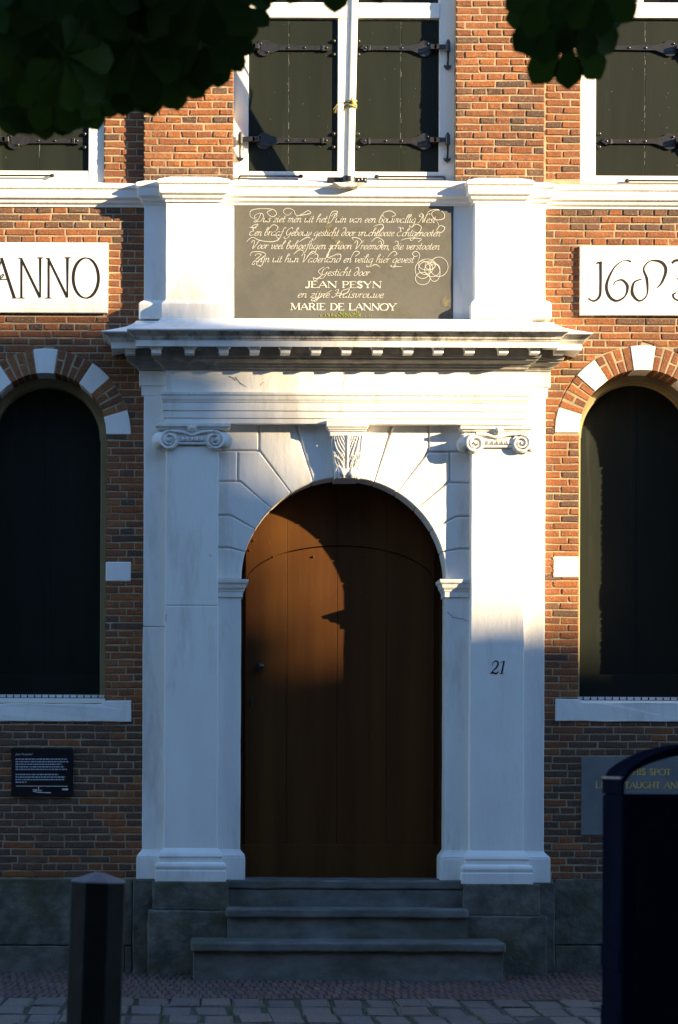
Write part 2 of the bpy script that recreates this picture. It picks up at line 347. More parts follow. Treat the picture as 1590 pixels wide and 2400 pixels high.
# capitals on a unit-high box: strokes (points, heavy?) and serif positions (x, y)
CAPS = {
 'A':(.86,[([(.05,0),(.43,1)],0),([(.43,1),(.81,0)],1),([(.2,.36),(.66,.36)],0)],[(.05,0),(.81,0)]),
 'N':(.86,[([(.1,0),(.1,1)],0),([(.1,1),(.76,0)],1),([(.76,0),(.76,1)],0)],[(.1,0),(.08,1),(.76,1)]),
 'O':(.95,[([(.47,1),(.1,.75),(.05,.45),(.2,.08),(.47,0),(.75,.1),(.89,.5),(.78,.88),(.47,1)],2)],[]),
 'J':(.5,[([(.36,1),(.36,.2),(.2,0),(.02,.08)],1)],[(.36,1)]),
 'E':(.68,[([(.14,0),(.14,1)],1),([(.14,1),(.6,1)],0),([(.14,.52),(.48,.52)],0),([(.14,0),(.63,0)],0),([(.6,1),(.6,.84)],0),([(.63,0),(.63,.18)],0)],[(.14,0),(.14,1)]),
 'P':(.66,[([(.14,0),(.14,1)],1),([(.14,1),(.45,.98),(.6,.75),(.45,.5),(.14,.48)],2)],[(.14,0),(.14,1)]),
 'S':(.6,[([(.5,.84),(.3,1),(.1,.8),(.25,.55),(.48,.32),(.35,.02),(.06,.16)],1)],[]),
 'Y':(.8,[([(.06,1),(.4,.45)],1),([(.74,1),(.4,.45)],0),([(.4,.45),(.4,0)],1)],[(.06,1),(.74,1),(.4,0)]),
 'M':(1.0,[([(.1,0),(.14,1)],0),([(.14,1),(.5,.1)],1),([(.5,.1),(.86,1)],0),([(.86,1),(.9,0)],1)],[(.1,0),(.9,0),(.12,1),(.88,1)]),
 'R':(.76,[([(.14,0),(.14,1)],1),([(.14,1),(.45,.98),(.58,.76),(.45,.53),(.14,.5)],2),([(.36,.5),(.7,0)],1)],[(.14,0),(.14,1),(.7,0)]),
 'I':(.36,[([(.18,0),(.18,1)],1)],[(.18,0),(.18,1)]),
 'D':(.82,[([(.14,0),(.14,1)],1),([(.14,1),(.5,.96),(.74,.5),(.5,.04),(.14,0)],2)],[(.14,0),(.14,1)]),
 'L':(.64,[([(.14,0),(.14,1)],1),([(.14,0),(.58,0)],0),([(.58,0),(.6,.2)],0)],[(.14,0),(.14,1)]),
 'T':(.7,[([(.35,0),(.35,1)],1),([(.04,1),(.66,1)],0),([(.04,1),(.04,.84)],0),([(.66,1),(.66,.84)],0)],[(.35,0)]),
 'H':(.82,[([(.14,0),(.14,1)],1),([(.68,0),(.68,1)],1),([(.14,.5),(.68,.5)],0)],[(.14,0),(.14,1),(.68,0),(.68,1)]),
 'U':(.8,[([(.12,1),(.12,.3),(.38,0),(.66,.3),(.66,1)],2)],[(.12,1),(.66,1)]),
 'G':(.86,[([(.74,.82),(.45,1),(.1,.7),(.1,.28),(.42,0),(.74,.14),(.74,.42)],2)],[(.74,.42)]),
 'V':(.8,[([(.06,1),(.4,0)],1),([(.4,0),(.74,1)],0)],[(.06,1),(.74,1)]),
 ' ':(.45,[],[]), }
def caps_line(mb, text, x0, x1, zb, h, y, thin, thick, ser, sel=None):
    tot = sum(CAPS[c][0] for c in text); sx = (x1-x0)/tot; cx = 0
    def mp(q): return Vector((x0+sx*(cx+q[0]), zb+q[1]*h))
    for ci, c in enumerate(text):
        adv, sts, sers = CAPS[c]
        if sel and not sel[0] <= ci < sel[1]: cx += adv; continue
        for k, (pts, heavy) in enumerate(sts):
            p = [mp(q) for q in (cr(pts, 6, closed=(c == 'O')) if len(pts) > 2 else [Vector(q) for q in pts])]
            if heavy == 2: ribbon(mb, p, 0, y-.0003*k, nib=(thin, thick, 0))
            else: ribbon(mb, p, thick if heavy else thin, y-.0003*k)
        if ser:
            for q in sers:
                a = mp(q); ribbon(mb, [a+Vector((-ser,0)), a+Vector((ser,0))], thin, y-.0012)
        cx += adv

# ------------------------------------------------------------------ ground: clinker pavement and setts
ground = MB().box(-60, 60, -60, 3, -.3, -.03).build('ground', M['sand']); tag(ground, kind='structure')
DB, DF = .06, .135            # projections of the middle bay and of the portal's front layer
def paver(mb, cx, cy, w, d, top, ang, j, rng):
    h = .008; ca, sa = math.cos(ang), math.sin(ang); vs = []
    for (k, zz) in ((0, -.05), (0, top-h), (h, top)):
        for sx, sy in ((-1,-1),(1,-1),(1,1),(-1,1)):
            x = sx*(w/2-k)+rng.uniform(-j,j); y = sy*(d/2-k)+rng.uniform(-j,j)
            vs.append((cx+x*ca-y*sa, cy+x*sa+y*ca, zz+(rng.uniform(-.002,.002) if k else 0)))
    fs = [(8,9,10,11)]
    for a in (0,4):
        for i in range(4): fs.append((a+i, a+(i+1)%4, a+4+(i+1)%4, a+4+i))
    mb.add(vs, fs)
pave = MB().box(-4, 4.6, -1.66, .5, -.06, -.008).build('pavement', M['sand']); tag(pave, kind='structure')
rng = random.Random(3); rest = MB(); n_ind = 0
items = []
for r in range(8):
    y = -1.55+r*.215; off = (r%2)*.024
    for i in range(150):
        x = -3.5+i*.0475+off
        items.append((x+rng.uniform(-.003,.003), y+rng.uniform(-.01,.01), rng.uniform(-.004,.004)-.002*math.sin(x*3+y), rng.uniform(-.05,.05)))
def seen(x, y):
    d = y+D; px = PPX+(x-CX)/S*D/d; py = PPY+CZ/S*D/d
    return 0 < px < 1590 and py < 2400
items.sort(key=lambda t: (not seen(t[0], t[1]), t[1]))
for t in items:
    if n_ind < 300 and seen(t[0], t[1]):
        m = MB(); paver(m, t[0], t[1], .042, .205, t[2], t[3], .0025, rng); m.build('brick', M['clinker'], pave); n_ind += 1
    else: paver(rest, t[0], t[1], .042, .205, t[2], t[3], .0025, rng)
tag(rest.build('clinker_bricks', M['clinker'], pave), kind='stuff')
road = MB().box(-7, 7, -13, -1.665, -.06, -.012).build('road', M['sand']); tag(road, kind='structure')
rest = MB(); n_ind = 0; gr = MB()
for r in range(24):
    for i in range(44):
        x = -4.1+i*.2+(.012*math.sin(r*2.1+i)); y = -1.86-r*.40
        t = (x+rng.uniform(-.008,.008)+(.0 if r%2 else .02), y+rng.uniform(-.01,.01), rng.uniform(-.012,.004))
        w, d = .178+rng.uniform(-.010,.008), .372+rng.uniform(-.018,.012)
        if seen(t[0], t[1]) and n_ind < 300 and r < 5:
            m = MB(); paver(m, t[0], t[1], w, d, t[2], rng.uniform(-.03,.03), .007, rng); m.build('sett', M['sett'], road); n_ind += 1
        else: paver(rest, t[0], t[1], w, d, t[2], rng.uniform(-.03,.03), .007, rng)
        if r < 7:
            for k in range(rng.choice((2,6,12,20,30))):
                gx, gy = x-.1+rng.uniform(-.008,.01), y+rng.uniform(-.19,.19); hh = rng.uniform(.012,.04); a = rng.uniform(0,6.28); b = rng.uniform(-.015,.015)
                gr.add([(gx-.003*math.cos(a),gy-.003*math.sin(a),-.015),(gx+.003*math.cos(a),gy+.003*math.sin(a),-.015),(gx+b,gy+b*.6,hh-.015)],[(0,1,2)])
tag(rest.build('granite_setts', M['sett'], road), kind='stuff')
tag(gr.build('grass', M['grass']), 'short tufts of grass growing in the joints between the setts', 'grass', kind='stuff')

# ------------------------------------------------------------------ the brick building
bld = thing('brick_building', 'old red brick almshouse facade with white arched windows and green shutters', 'building', (0, .2, 0))
MB().box(X(-420)+.01, X(2050)-.01, .36, 6, 0, Z(-530)).build('building_body', M['hole'], bld)  # black block added behind the facade so no light leaks through gaps
ZPL = Z(2060)                                     # top of the plinth
WIN = [(106., 1018., 143.5, 200.), (1506., 1015., 148., 204.)]     # arched windows: centre x, spring y, radius, extrados (photo px)
wins = []
for (cx, cy, r, R2) in WIN:
    x, z = W(cx, cy); wins.append((x, z, r*S, R2*S))
UPW = [(-40, 245), (1362, 1647)]                  # side windows upstairs
XL, XR = X(338, 0, 1300), X(1277, 0, 1300)
XL2, XR2 = X(338, DB, 250), X(1277, DB, 250)
XMIN, XMAX = X(-420), X(2050)
ZTOP = Z(-520)
YM = .005                                         # mortar sits this far behind the brick face
def arcpts(cx, cz, r, a0, a1, n): return [(cx+r*math.cos(R(a0+(a1-a0)*i/n)), cz+r*math.sin(R(a0+(a1-a0)*i/n))) for i in range(n+1)]
zsill = Z(1640)
walls = []
for k, (cx, cz, r, R2) in enumerate(wins):
    wall = MB()
    xa, xb = (XMIN, XL+.02) if k == 0 else (XR-.02, XMAX)
    l, rr_ = cx-r-.0, cx+r
    wall.box(xa, l-.004, YM, .24, 0, cz); wall.box(rr_+.004, xb, YM, .24, 0, cz)
    wall.box(l-.004, rr_+.004, YM, .24, 0, zsill-.03)
    zt = Z(430, 0, 106 if k == 0 else 1506)
    wall.prism([(l-.004, cz)]+[(xa, cz), (xa, zt), (xb, zt), (xb, cz), (rr_+.004, cz)]+arcpts(cx, cz, r+.006, 0, 180, 30), YM, .24)
    ux0, ux1 = X(UPW[k][0], 0, 200), X(UPW[k][1], 0, 200)
    wall.box(xa, ux0, YM, .24, zt, ZTOP); wall.box(ux1, xb, YM, .24, zt, ZTOP)
    walls.append(wall.build('wall', M['mortar'], bld))
cwx0, cwx1 = X(548, DB, 250), X(1069, DB, 250)
bays = [MB().box(a_, b_, -DB+YM, .24, Z(440, DB), ZTOP).build('pier', M['mortar'], bld) for a_, b_ in ((XL2, cwx0), (cwx1, XR2))]

def brick_mesh(mb, q, y, deep, rng):
    """q: four (x, z) corners bl, br, tr, tl; y: face plane; rough edged block of about 40 triangles"""
    bl, br, tr, tl = [Vector(p) for p in q]
    L = (br-bl).length
    ts = [0, .5, 1] if L > .12 else [0, 1]
    ring = [bl.lerp(br, t) for t in ts]+[tr.lerp(tl, t) for t in ts]
    c = (bl+br+tr+tl)/4; n = len(ring); vs = []
    tilt = rng.uniform(-.0022, .0022); tv = rng.uniform(-.0012, .0012); off = rng.uniform(-.0016, .0022)
    j = [(Vector((rng.uniform(-.0024,.0024), rng.uniform(-.0022,.0022)))) for _ in ring]
    H = (tl-bl).length
    for i, p in enumerate(ring): p2 = p+j[i]; vs.append((p2.x, y+deep, p2.y))
    for i, p in enumerate(ring):
        p2 = p+j[i]; vs.append((p2.x, y+.0035+rng.uniform(0,.0018), p2.y))
    for i, p in enumerate(ring):
        d = c-p; p2 = p+j[i]+Vector((math.copysign(min(.006, abs(d.x)*.3), d.x) if abs(d.x) > .004 else 0, math.copysign(min(.0055, H*.2), d.y)))
        p2 += Vector((rng.uniform(-.0012,.0012), rng.uniform(-.0012,.0012)))
        vs.append((p2.x, y+off+tilt*(p2.x-c.x)/max(L,.02)*2+tv*(p2.y-c.y)/.02+rng.uniform(-.0008,.0008), p2.y))
    fs = [tuple(range(2*n, 3*n))]
    for a in (0, n):
        for i in range(n): fs.append((a+i, a+(i+1)%n, a+n+(i+1)%n, a+n+i))
    mb.add(vs, fs)
COURSE = 17.1*S; JT = .0090
rng = random.Random(11)
bricks = []                                        # (quad, y, deep, sooty, owner)
def fill(xa, xb, xat, xbt, z0, z1, row, y, soot, owner, deepl=False, deepr=False):
    """one course between xa..xb (bottom) and xat..xbt (top)"""
    if xb-xa < .02 and xbt-xat < .02: return
    stretch = (row % 2 == 0)
    step = .2145 if stretch else .107
    off = (.107 if row % 4 == 2 else 0) if stretch else .0535
    lo, hi = min(xa, xat), max(xb, xbt); xs = []
    x = math.floor((lo-off)/step)*step+off
    while x < hi+step:
        if lo+.035 < x < hi-.035: xs.append(x+rng.uniform(-.006,.006))
        x += step
        if not stretch and rng.random() < .06: x += step*.5
    edges = [None]+xs+[None]
    for i in range(len(edges)-1):
        l, r_ = edges[i], edges[i+1]
        q = [(l+JT/2 if l is not None else xa, z0), (r_-JT/2 if r_ is not None else xb, z0),
             (r_-JT/2 if r_ is not None else xbt, z1), (l+JT/2 if l is not None else xat, z1)]
        if q[1][0]-q[0][0] < .008 and q[2][0]-q[3][0] < .008: continue
        if q[1][0]-q[0][0] < .006: q[1] = (q[0][0]+.006, z0)
        if q[2][0]-q[3][0] < .006: q[2] = (q[3][0]+.006, z1)
        wob = lambda p: (p[0], p[1]+.0045*noise.noise(Vector((p[0]*1.3, p[1]*.8, 2.)))+.0014*noise.noise(Vector((p[0]*9, p[1]*30, 5.))))
        q = [wob(p) for p in q]
        s = soot((q[0][0]+q[1][0])/2, (z0+z1)/2)
        deep = .19 if ((deepl and l is None) or (deepr and r_ is None)) else .02
        bricks.append((q, y, deep, rng.random() < s, owner))
def zpx(z): return PPY-(z-CZ)/S
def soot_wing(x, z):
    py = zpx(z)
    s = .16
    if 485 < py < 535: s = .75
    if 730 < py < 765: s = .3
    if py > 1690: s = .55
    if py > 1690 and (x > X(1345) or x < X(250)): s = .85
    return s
nrows = int((ZTOP-ZPL)/COURSE)
def ext_x(cz, R2, z):                              # half width of the arch ring at height z
    d = z-cz
    return math.sqrt(max(R2*R2-d*d, 0)) if d > 0 else None
for k, (cx, cz, r, R2) in enumerate(wins):
    xa, xb = (XMIN, XL-.002) if k == 0 else (XR+.002, XMAX)
    ux0, ux1 = X(UPW[k][0], 0, 200), X(UPW[k][1], 0, 200)
    zt = Z(486, 0, 106 if k == 0 else 1506); zu = Z(432, 0, 106 if k == 0 else 1506)
    pxl, pxr = (-41, 253) if k == 0 else (1360, 1652)
    pz0, pz1 = (Z(734,0,106), Z(568,0,106)) if k == 0 else (Z(739,0,1506), Z(576,0,1506))
    for row in range(nrows):
        z0 = ZPL+row*COURSE+JT/2; z1 = z0+COURSE-JT
        if z0 < zu and z1 > zt and z0 > zt-.01: continue
        if z0 >= zu-.03:
            fill(xa, ux0-.002, xa, ux0-.002, z0, z1, row, 0, soot_wing, walls[k]); fill(ux1+.002, xb, ux1+.002, xb, z0, z1, row, 0, soot_wing, walls[k]); continue
        if z1 < zsill or z0 > cz+R2+.004:
            if z0 > pz0 and z1 < pz1:               # behind the date stone
                fill(xa, X(pxl), xa, X(pxl), z0, z1, row, 0, soot_wing, walls[k]); fill(X(pxr), xb, X(pxr), xb, z0, z1, row, 0, soot_wing, walls[k])
            else: fill(xa, xb, xa, xb, z0, z1, row, 0, soot_wing, walls[k])
            continue
        if z1 <= cz+.01:
            fill(xa, cx-r, xa, cx-r, z0, z1, row, 0, soot_wing, walls[k], deepr=True); fill(cx+r, xb, cx+r, xb, z0, z1, row, 0, soot_wing, walls[k], deepl=True); continue
        g = .007
        hb = ext_x(cz, R2+g, z0) if z0 > cz else R2+g; ht = ext_x(cz, R2+g, z1)
        hb = hb or 0
        fill(xa, cx-hb, xa, cx-ht, z0, z1, row, 0, soot_wing, walls[k]); fill(cx+hb, xb, cx+ht, xb, z0, z1, row, 0, soot_wing, walls[k])
soot_bay = lambda x, z: .55 if zpx(z) > 395 else .14
for row in range(nrows):
    z0 = ZPL+row*COURSE+JT/2+.006; z1 = z0+COURSE-JT
    if z0 < Z(432, DB): continue
    fill(XL2+.001, cwx0-.001, XL2+.001, cwx0-.001, z0, z1, row, -DB, soot_bay, bays[0], deepr=True); fill(cwx1+.001, XR2-.001, cwx1+.001, XR2-.001, z0, z1, row, -DB, soot_bay, bays[1], deepl=True)
def inframe(q):
    x = (q[0][0]+q[1][0])/2; z = (q[0][1]+q[2][1])/2
    px, py = PPX+(x-CX)/S, zpx(z); return 0 < px < 1590 and 0 < py < 2400, px, py
def rank(b):
    ok, px, py = inframe(b[0])
    if not ok: return 9
    if px > 1060 and 20 < py < 430: return 0
    if px > 1270 and 480 < py < 1650: return 1
    if py < 430: return 2
    return 3
order = sorted(range(len(bricks)), key=lambda i: (rank(bricks[i]), i))
ind = set(order[:300]); stuffs = {}
for i, (q, y, deep, s, owner) in enumerate(bricks):
    mt = 'brick_soot' if s else 'brick'
    if i in ind:
        m = MB(); brick_mesh(m, q, y, deep, rng); m.build('brick', M[mt], owner)
    else: brick_mesh(stuffs.setdefault((owner.name, mt), MB()), q, y, deep, rng)
for (on, mt), m in stuffs.items(): tag(m.build('brickwork', M[mt], bpy.data.objects[on]), kind='stuff')

# arches of the windows: white stones and bricks, each its own piece
def seg(cx, cz, r0, r1, a0, a1, n=5): return arcpts(cx, cz, r0, a0, a1, n)+arcpts(cx, cz, r1, a1, a0, n)
for k, (cx, cz, r, R2) in enumerate(wins):
    key = MB().prism(seg(cx, cz, r, R2+.003, 81.8, 98.2), -.006, .2).build('arch', M['white'], bld, bevel=.004)
    for a0, a1 in ((41.2,56.4),(0.2,16.6),(123.6,138.8),(163.4,179.8)):
        MB().prism(seg(cx, cz, r, R2+.002, a0, a1), -.005, .2).build('voussoir', M['white'], key, bevel=.004)
    for a0, a1, fl in ((16.6,41.2,0),(56.4,81.8,1),(98.2,123.6,1),(138.8,163.4,0)):
        for i in range(4):
            b0 = a0+(a1-a0)*i/4+.75; b1 = a0+(a1-a0)*(i+1)/4-.75
            split = [(r, R2)] if (i+fl) % 2 else ([(r, r+.085-.004), (r+.085+.004, R2)] if i % 3 else [(r, r+.1), (r+.108, R2)])
            for (p0, p1) in split:
                m = MB()
                j = lambda: rng.uniform(-.25, .25)
                m.prism(seg(cx, cz, p0+rng.uniform(0,.003), p1-rng.uniform(0,.003), b0+j(), b1+j(), 2), rng.uniform(-.003,-.001), .2)
                m.build('brick', M['brick'], key, bevel=.003, seg=1)
    ring = MB().prism(seg(cx, cz, r+.004, R2-.004, .5, 179.5, 40), .0008, .195).build('arch_mortar', M['mortar'], key)
    # window: cream frame, shutters, sill, quoin blocks
    fw = 16*S; yf = .2
    out = arcpts(cx, cz, r+.03, 0, 180, 40); zb = zsill+.0
    fr = MB()
    inn = arcpts(cx, cz, r-fw, 180, 0, 40)
    fr.prism([(cx+r+.03, zb)]+out+[(cx-r-.03, zb), (cx-r+fw, zb)]+inn+[(cx+r-fw, zb)], yf, .33)
    fro = fr.build('window', M['cream'], bld, bevel=.006)
    bead = MB().prism(seg(cx, cz, r-fw-.008, r-fw+.004, 0, 180, 40), yf+.018, .30).build('frame_bead', M['cream'], fro)
    for s in (-1, 1):
        m = MB(); x0, x1 = (cx-r+fw-.01, cx-.003) if s < 0 else (cx+.003, cx+r-fw+.01)
        aa = arcpts(cx, cz, r-fw+.01, 90, 180, 18) if s < 0 else arcpts(cx, cz, r-fw+.01, 0, 90, 18)
        aa = [(min(p[0], x1) if s < 0 else max(p[0], x0), p[1]) for p in aa]
        m.prism(([(x0, zb+.01), (x1, zb+.01)] if s < 0 else [(x0, zb+.01), (x1, zb+.01)])+aa, .295, .33)
        sh = m.build('shutter', M['green'], fro, bevel=.004)
    MB().box(cx-.02, cx+.02, .2915, .296, zb+.01, cz+r-fw-.004).build('cover_strip', M['green'], fro, bevel=.002)
    MB().box(cx-r+fw, cx+r-fw, .262, .294, zb, Z(1577, 0, PPX+(cx-CX)/S)).build('bottom_rail', M['green'], fro, bevel=.005)
    MB().box(cx-r+.002, cx+r-.002, .03, .26, zb-.03, zb+.004).build('ledge', M['paint'], fro)
    ledge = MB().box(cx-r+.004, cx+r-.004, .17, .19, zb+.0045, zb+.034).build('white_strip', M['paint'], fro)
    sp = MB(); nsp = int(2*r/.05)
    for i in range(nsp+1):
        x = cx-r+.006+i*(2*r-.012)/nsp
        sp.add([(x-.007,.11,zb+.005),(x+.007,.11,zb+.005),(x+.007,.122,zb+.005),(x-.007,.122,zb+.005),(x+.001,.116,zb+.045)],[(0,1,4),(1,2,4),(2,3,4),(3,0,4)])
    sp.box(cx-r+.004, cx+r-.004, .05, .14, zb+.0042, zb+.009); sp.build('bird_spikes', M['iron'], fro)
    if k == 0: sx0, sx1, b0, b1, bx, sz0, sz1 = cx-r-.175, X(308,0,1665), 1316, 1362, 309, Z(1691,0,150), Z(1642,0,280)
    else: sx0, sx1, b0, b1, bx, sz0, sz1 = X(1301,0,1665), cx+r+.175, 1305, 1354, 1298, Z(1691,0,1400), Z(1638,0,1330)
    drop = .024
    sill = MB().prism([(sx0, sz0), (sx1, sz0), (sx1, sz1), (cx+r, sz1), (cx+r-.03, sz1-drop), (cx-r+.03, sz1-drop), (cx-r, sz1), (sx0, sz1)], -.012, .2).build('window_sill', M['white'], fro, bevel=.006); rough(sill, .08, .004)
    pc = PPX+(cx-CX)/S
    for s in (-1, 1):
        w_ = .178
        xa = cx+s*r; xb = cx+s*(r+w_)
        MB().box(xa, xb, -.006, .2, Z(b1,0,pc), Z(b0,0,pc)).build('quoin_block', M['white'], fro, bevel=.008)

# plinth of dark stone blocks
for (xa, xb, px) in ((XMIN, X(311, .03, 2150), 150), (X(1300, .03, 2150), XMAX, 1450)):
    xs = [xa]; x = xa
    pl = MB().box(xa, xb, -.02, .2, -.2, Z(2062, .03, px)-.004).build('plinth', M['sand'], bld)
    while x < xb-1.3: x += rng.uniform(.75, 1.15); xs.append(x)
    xs.append(xb)
    for a, b in zip(xs[:-1], xs[1:]):
        rough(MB().box(a+.002, b-.002, -.035, .1, Z(2214, .03, px), Z(2061, .03, px)).build('stone', M['bluestone'], pl, bevel=.006), .07, .006, 5)
        a2 = a if a == xa else a+.25
        rough(MB().box(a2+.002, (b if b == xb else b+.25)-.002, -.05, .1, -.1, Z(2217, .03, px)).build('stone', M['bluestone'], pl, bevel=.006), .07, .006, 5)

# ------------------------------------------------------------------ upstairs windows with shutters and strap hinges
YF = .026; YS = .045
M['flake'] = mk('flaked_paint', (.17,.17,.15), None, rough=.8)
def strap(mb, xh, xt, z, s, tilt=0.0):
    """strap hinge from the pintle at xh to the tip at xt"""
    y0, y1 = YS-.012, YS-.001
    L = abs(xt-xh); dx = lambda t: xh+s*t*L
    zz = lambda t: z+tilt*t
    mb.prism([(dx(.0), zz(0)-.014), (dx(.16), zz(.16)-.017), (dx(.16), zz(.16)+.017), (dx(0), zz(0)+.014)], YF-.034, YF-.018)
    mb.prism([(dx(.13), zz(.13)-.017), (dx(.2), zz(.2)-.017), (dx(.2), zz(.2)+.017), (dx(.13), zz(.13)+.017)], YF-.034, y1)
    c = .26
    mb.prism([(dx(c)+.056*math.cos(a)*1.0, zz(c)+.058*math.sin(a)) for a in [2*math.pi*i/22 for i in range(22)]], y0, y1)
    mb.prism([(dx(.22), zz(.22)-.02), (dx(.34), zz(.34)-.036), (dx(.42), zz(.42)-.017), (dx(.90), zz(.9)-.015), (dx(.9), zz(.9)+.015), (dx(.42), zz(.42)+.02), (dx(.34), zz(.34)+.036), (dx(.22), zz(.22)+.02)], y0-.003, y1)
    mb.prism([(dx(.885), zz(.885)-.02), (dx(.91), zz(.91)-.02), (dx(.91), zz(.91)+.02), (dx(.885), zz(.885)+.02)], y0-.009, y1)
    mb.prism([(dx(.91), zz(.91)-.016), (dx(.95), zz(.95)-.024), (dx(1.0), zz(1)), (dx(.95), zz(.95)+.024), (dx(.91), zz(.91)+.016)], y0-.005, y1)
    for t, o in ((.22,.03),(.30,-.03),(.52,0),(.70,0),(.94,0)):
        mb.ball((dx(t), y0-.004, zz(t)+o), .0085, 8)
def pintle(mb, x, z, s):
    mb.tube([(x, YF-.03, z-.034), (x, YF-.03, z+.034)], .0165, 12)
    mb.tube([(x, YF-.03, z+.034), (x, YF-.03, z+.044), (x, YF-.03, z+.052)], [.009,.011,.004], 8)
    mb.tube([(x, YF-.03, z-.034), (x-s*.002, YF-.02, z-.08), (x, YF-.01, z-.125)], [.008,.007,.008], 8)
    mb.prism([(x-.027, z-.122), (x-.02, z-.14), (x, z-.153), (x+.02, z-.14), (x+.027, z-.122), (x+.012, z-.128), (x, z-.118), (x-.012, z-.128)], YF-.016, YF-.001)
def stay(mb, xa, xb, z, s):
    mb.tube([(xa, YF-.018, z), (xb, YF-.018, z)], .0065, 8)
    e = xa if s < 0 else xb
    mb.tube([(e, YF-.018, z), (e+s*.006, YF-.02, z-.02), (e+s*.008, YF-.03, z-.04)], [.007,.007,.003], 6)
    o = xb if s < 0 else xa
    mb.ball((o, YF-.018, z), .014, 8, (1.3,.6,1))
    mb.tube([(o, YF+.002, z), (o, YF-.02, z)], .006, 6)
def upper_window(xl, xr, top, bot, pxc, leaves, dep):
    """leaves: list of (x0, x1, hinge side); members in metres"""
    st = 37*S; ztr0, ztr1 = Z(39, 0, pxc), Z(3, 0, pxc)
    zb0, zb1 = Z(bot, 0, pxc), Z(bot-31, 0, pxc)
    f = MB(); f.box(xl, xl+st, YF, .16, zb0, ZTOP); f.box(xr-st, xr, YF, .16, zb0, ZTOP)
    fo = f.build('window', M['paint'], bld, bevel=.004)
    MB().box(xl+st-.001, xr-st+.001, YF+.003, .16, zb0, zb1).build('bottom_rail', M['paint'], fo, bevel=.004)
    MB().box(xl+st-.001, xr-st+.001, YF-.006, .16, ztr0, ztr1).build('transom', M['paint'], fo, bevel=.004)
    MB().box(xl+st, xr-st, .1, .104, ztr1, ZTOP-.1).build('pane', M['glass'], fo)
    MB().box(xl, xr, .15, .24, zb0, ZTOP).build('dark_backing', M['hole'], fo)  # near-black sheet painted as the darkness of the room behind
    if len(leaves) == 2:
        xm = (leaves[0][1]+leaves[1][0])/2
        MB().box(leaves[0][1]-.002, leaves[1][0]+.002, YF+.0015, .16, zb1-.001, ZTOP).build('mullion', M['paint'], fo, bevel=.004)
    else:
        MB().box((xl+xr)/2-.02, (xl+xr)/2+.02, YF+.02, .16, ztr1, ZTOP-.1).build('mullion', M['paint'], fo, bevel=.004)
    for (a, b, s) in leaves:
        zc = [Z(109, 0, pxc), Z(327, 0, pxc)]
        third = (b-a)*.45
        cut = a+third if s > 0 else b-third
        sh = MB().box(a+.003, cut-.0008, YS, YS+.04, zb1+.006, ztr0-.012).build('shutter', M['green'], fo, bevel=.002)
        MB().box(cut+.0008, b-.003, YS+.001, YS+.04, zb1+.006, ztr0-.012).build('board', M['green'], fo, bevel=.002)
        m = MB(); zz = ztr0-.02                        # flaking paint along the board joint
        while zz > zb1+.03:
            L_ = rng.uniform(.006, .05)
            if rng.random() < .62: ribbon(m, [Vector((cut+rng.uniform(-.003,.003), zz)), Vector((cut+rng.uniform(-.003,.003), zz-L_))], rng.uniform(.0012,.0034), YS-.0012)
            zz -= L_+rng.uniform(.002,.03)
        for k_ in range(14):
            px_, pz_ = rng.uniform(a+.03, b-.03), rng.uniform(zb1+.04, ztr0-.04); ribbon(m, [Vector((px_, pz_)), Vector((px_, pz_-rng.uniform(.003,.008)))], rng.uniform(.002,.004), YS-.0012)
        tag(m.build('paint_flakes', M['flake'], fo), kind='stuff')
        for zz in zc:
            m = MB(); xh = (a-.058) if s > 0 else (b+.058); xt = (b-.04) if s > 0 else (a+.04)
            strap(m, xh, xt, zz, s, rng.uniform(-.004,.006)*(1 if s > 0 else -1)); m.build('hinge_strap', M['iron'], fo, bevel=.0015, seg=1)
            m = MB(); pintle(m, xh, zz, s); m.build('hinge_pintle', M['iron'], fo, smooth=False)
            for dz in (.052, -.042): MB().ball((xt-s*(-.012), YS-.004, zz+dz), .014, 10).build('bolt_head', M['iron'], fo, smooth=True)
        m = MB()
        if len(leaves) == 2:
            x0, x1 = (xl+.05, xl+.48) if s > 0 else (xr-.55, xr-.075)
        else: x0, x1 = (xl+.05, xl+.49) if s > 0 else (xl+.33, xr-.05)
        stay(m, x0, x1, zb0+.052, -1 if s > 0 else 1); m.build('window_stay', M['iron'], fo)
    return fo
cxl, cxr = X(548, 0, 250), X(1069, 0, 250)
cxl, cxr = cwx0-.004, cwx1+.004
upper_window(cxl, cxr, 0, 430, 806, [(cxl+37*S, X(793,0,220), 1), (X(832,0,220), cxr-37*S, -1)], DB)
a, b = X(-40,0,200), X(245,0,200); upper_window(a, b, 0, 428, 106, [(a+37*S, b-37*S, 1)], 0)
a, b = X(1362,0,200), X(1647,0,200); upper_window(a, b, 0, 440, 1506, [(a+37*S, b-37*S, -1)], 0)
# ------------------------------------------------------------------ sill-level string course, breaking forward over the portal
def zl(py, dep, px): return W(px, py, dep)[1]
def course_path(x0, x1):
    a = [(XMIN, 0), (X(338,DB,600), 0), (X(338,DB,600), -DB), (X(388,DF,600), -DB), (X(388,DF,600), -DF), (X(519,DF,600), -DF), (X(519,DF,600), -DB-.005),
         (X(1110,DF,600), -DB-.005), (X(1110,DF,600), -DF), (X(1230,DF,600), -DF), (X(1230,DF,600), -DB), (X(1278,DB,600), -DB), (X(1278,DB,600), 0), (XMAX, 0)]
    return a
prof = [(-.04, 481), (.004, 481), (.006, 474), (.022, 470), (.026, 463), (.030, 462), (.044, 458), (.048, 438), (.058, 436), (.062, 429), (.05, 426), (-.04, 421)]
strc = MB().sweep(course_path(0, 0), [(o, zl(py, .08+o, 806)) for o, py in prof]).build('string_course', M['white'], bld, bevel=.004, seg=1)

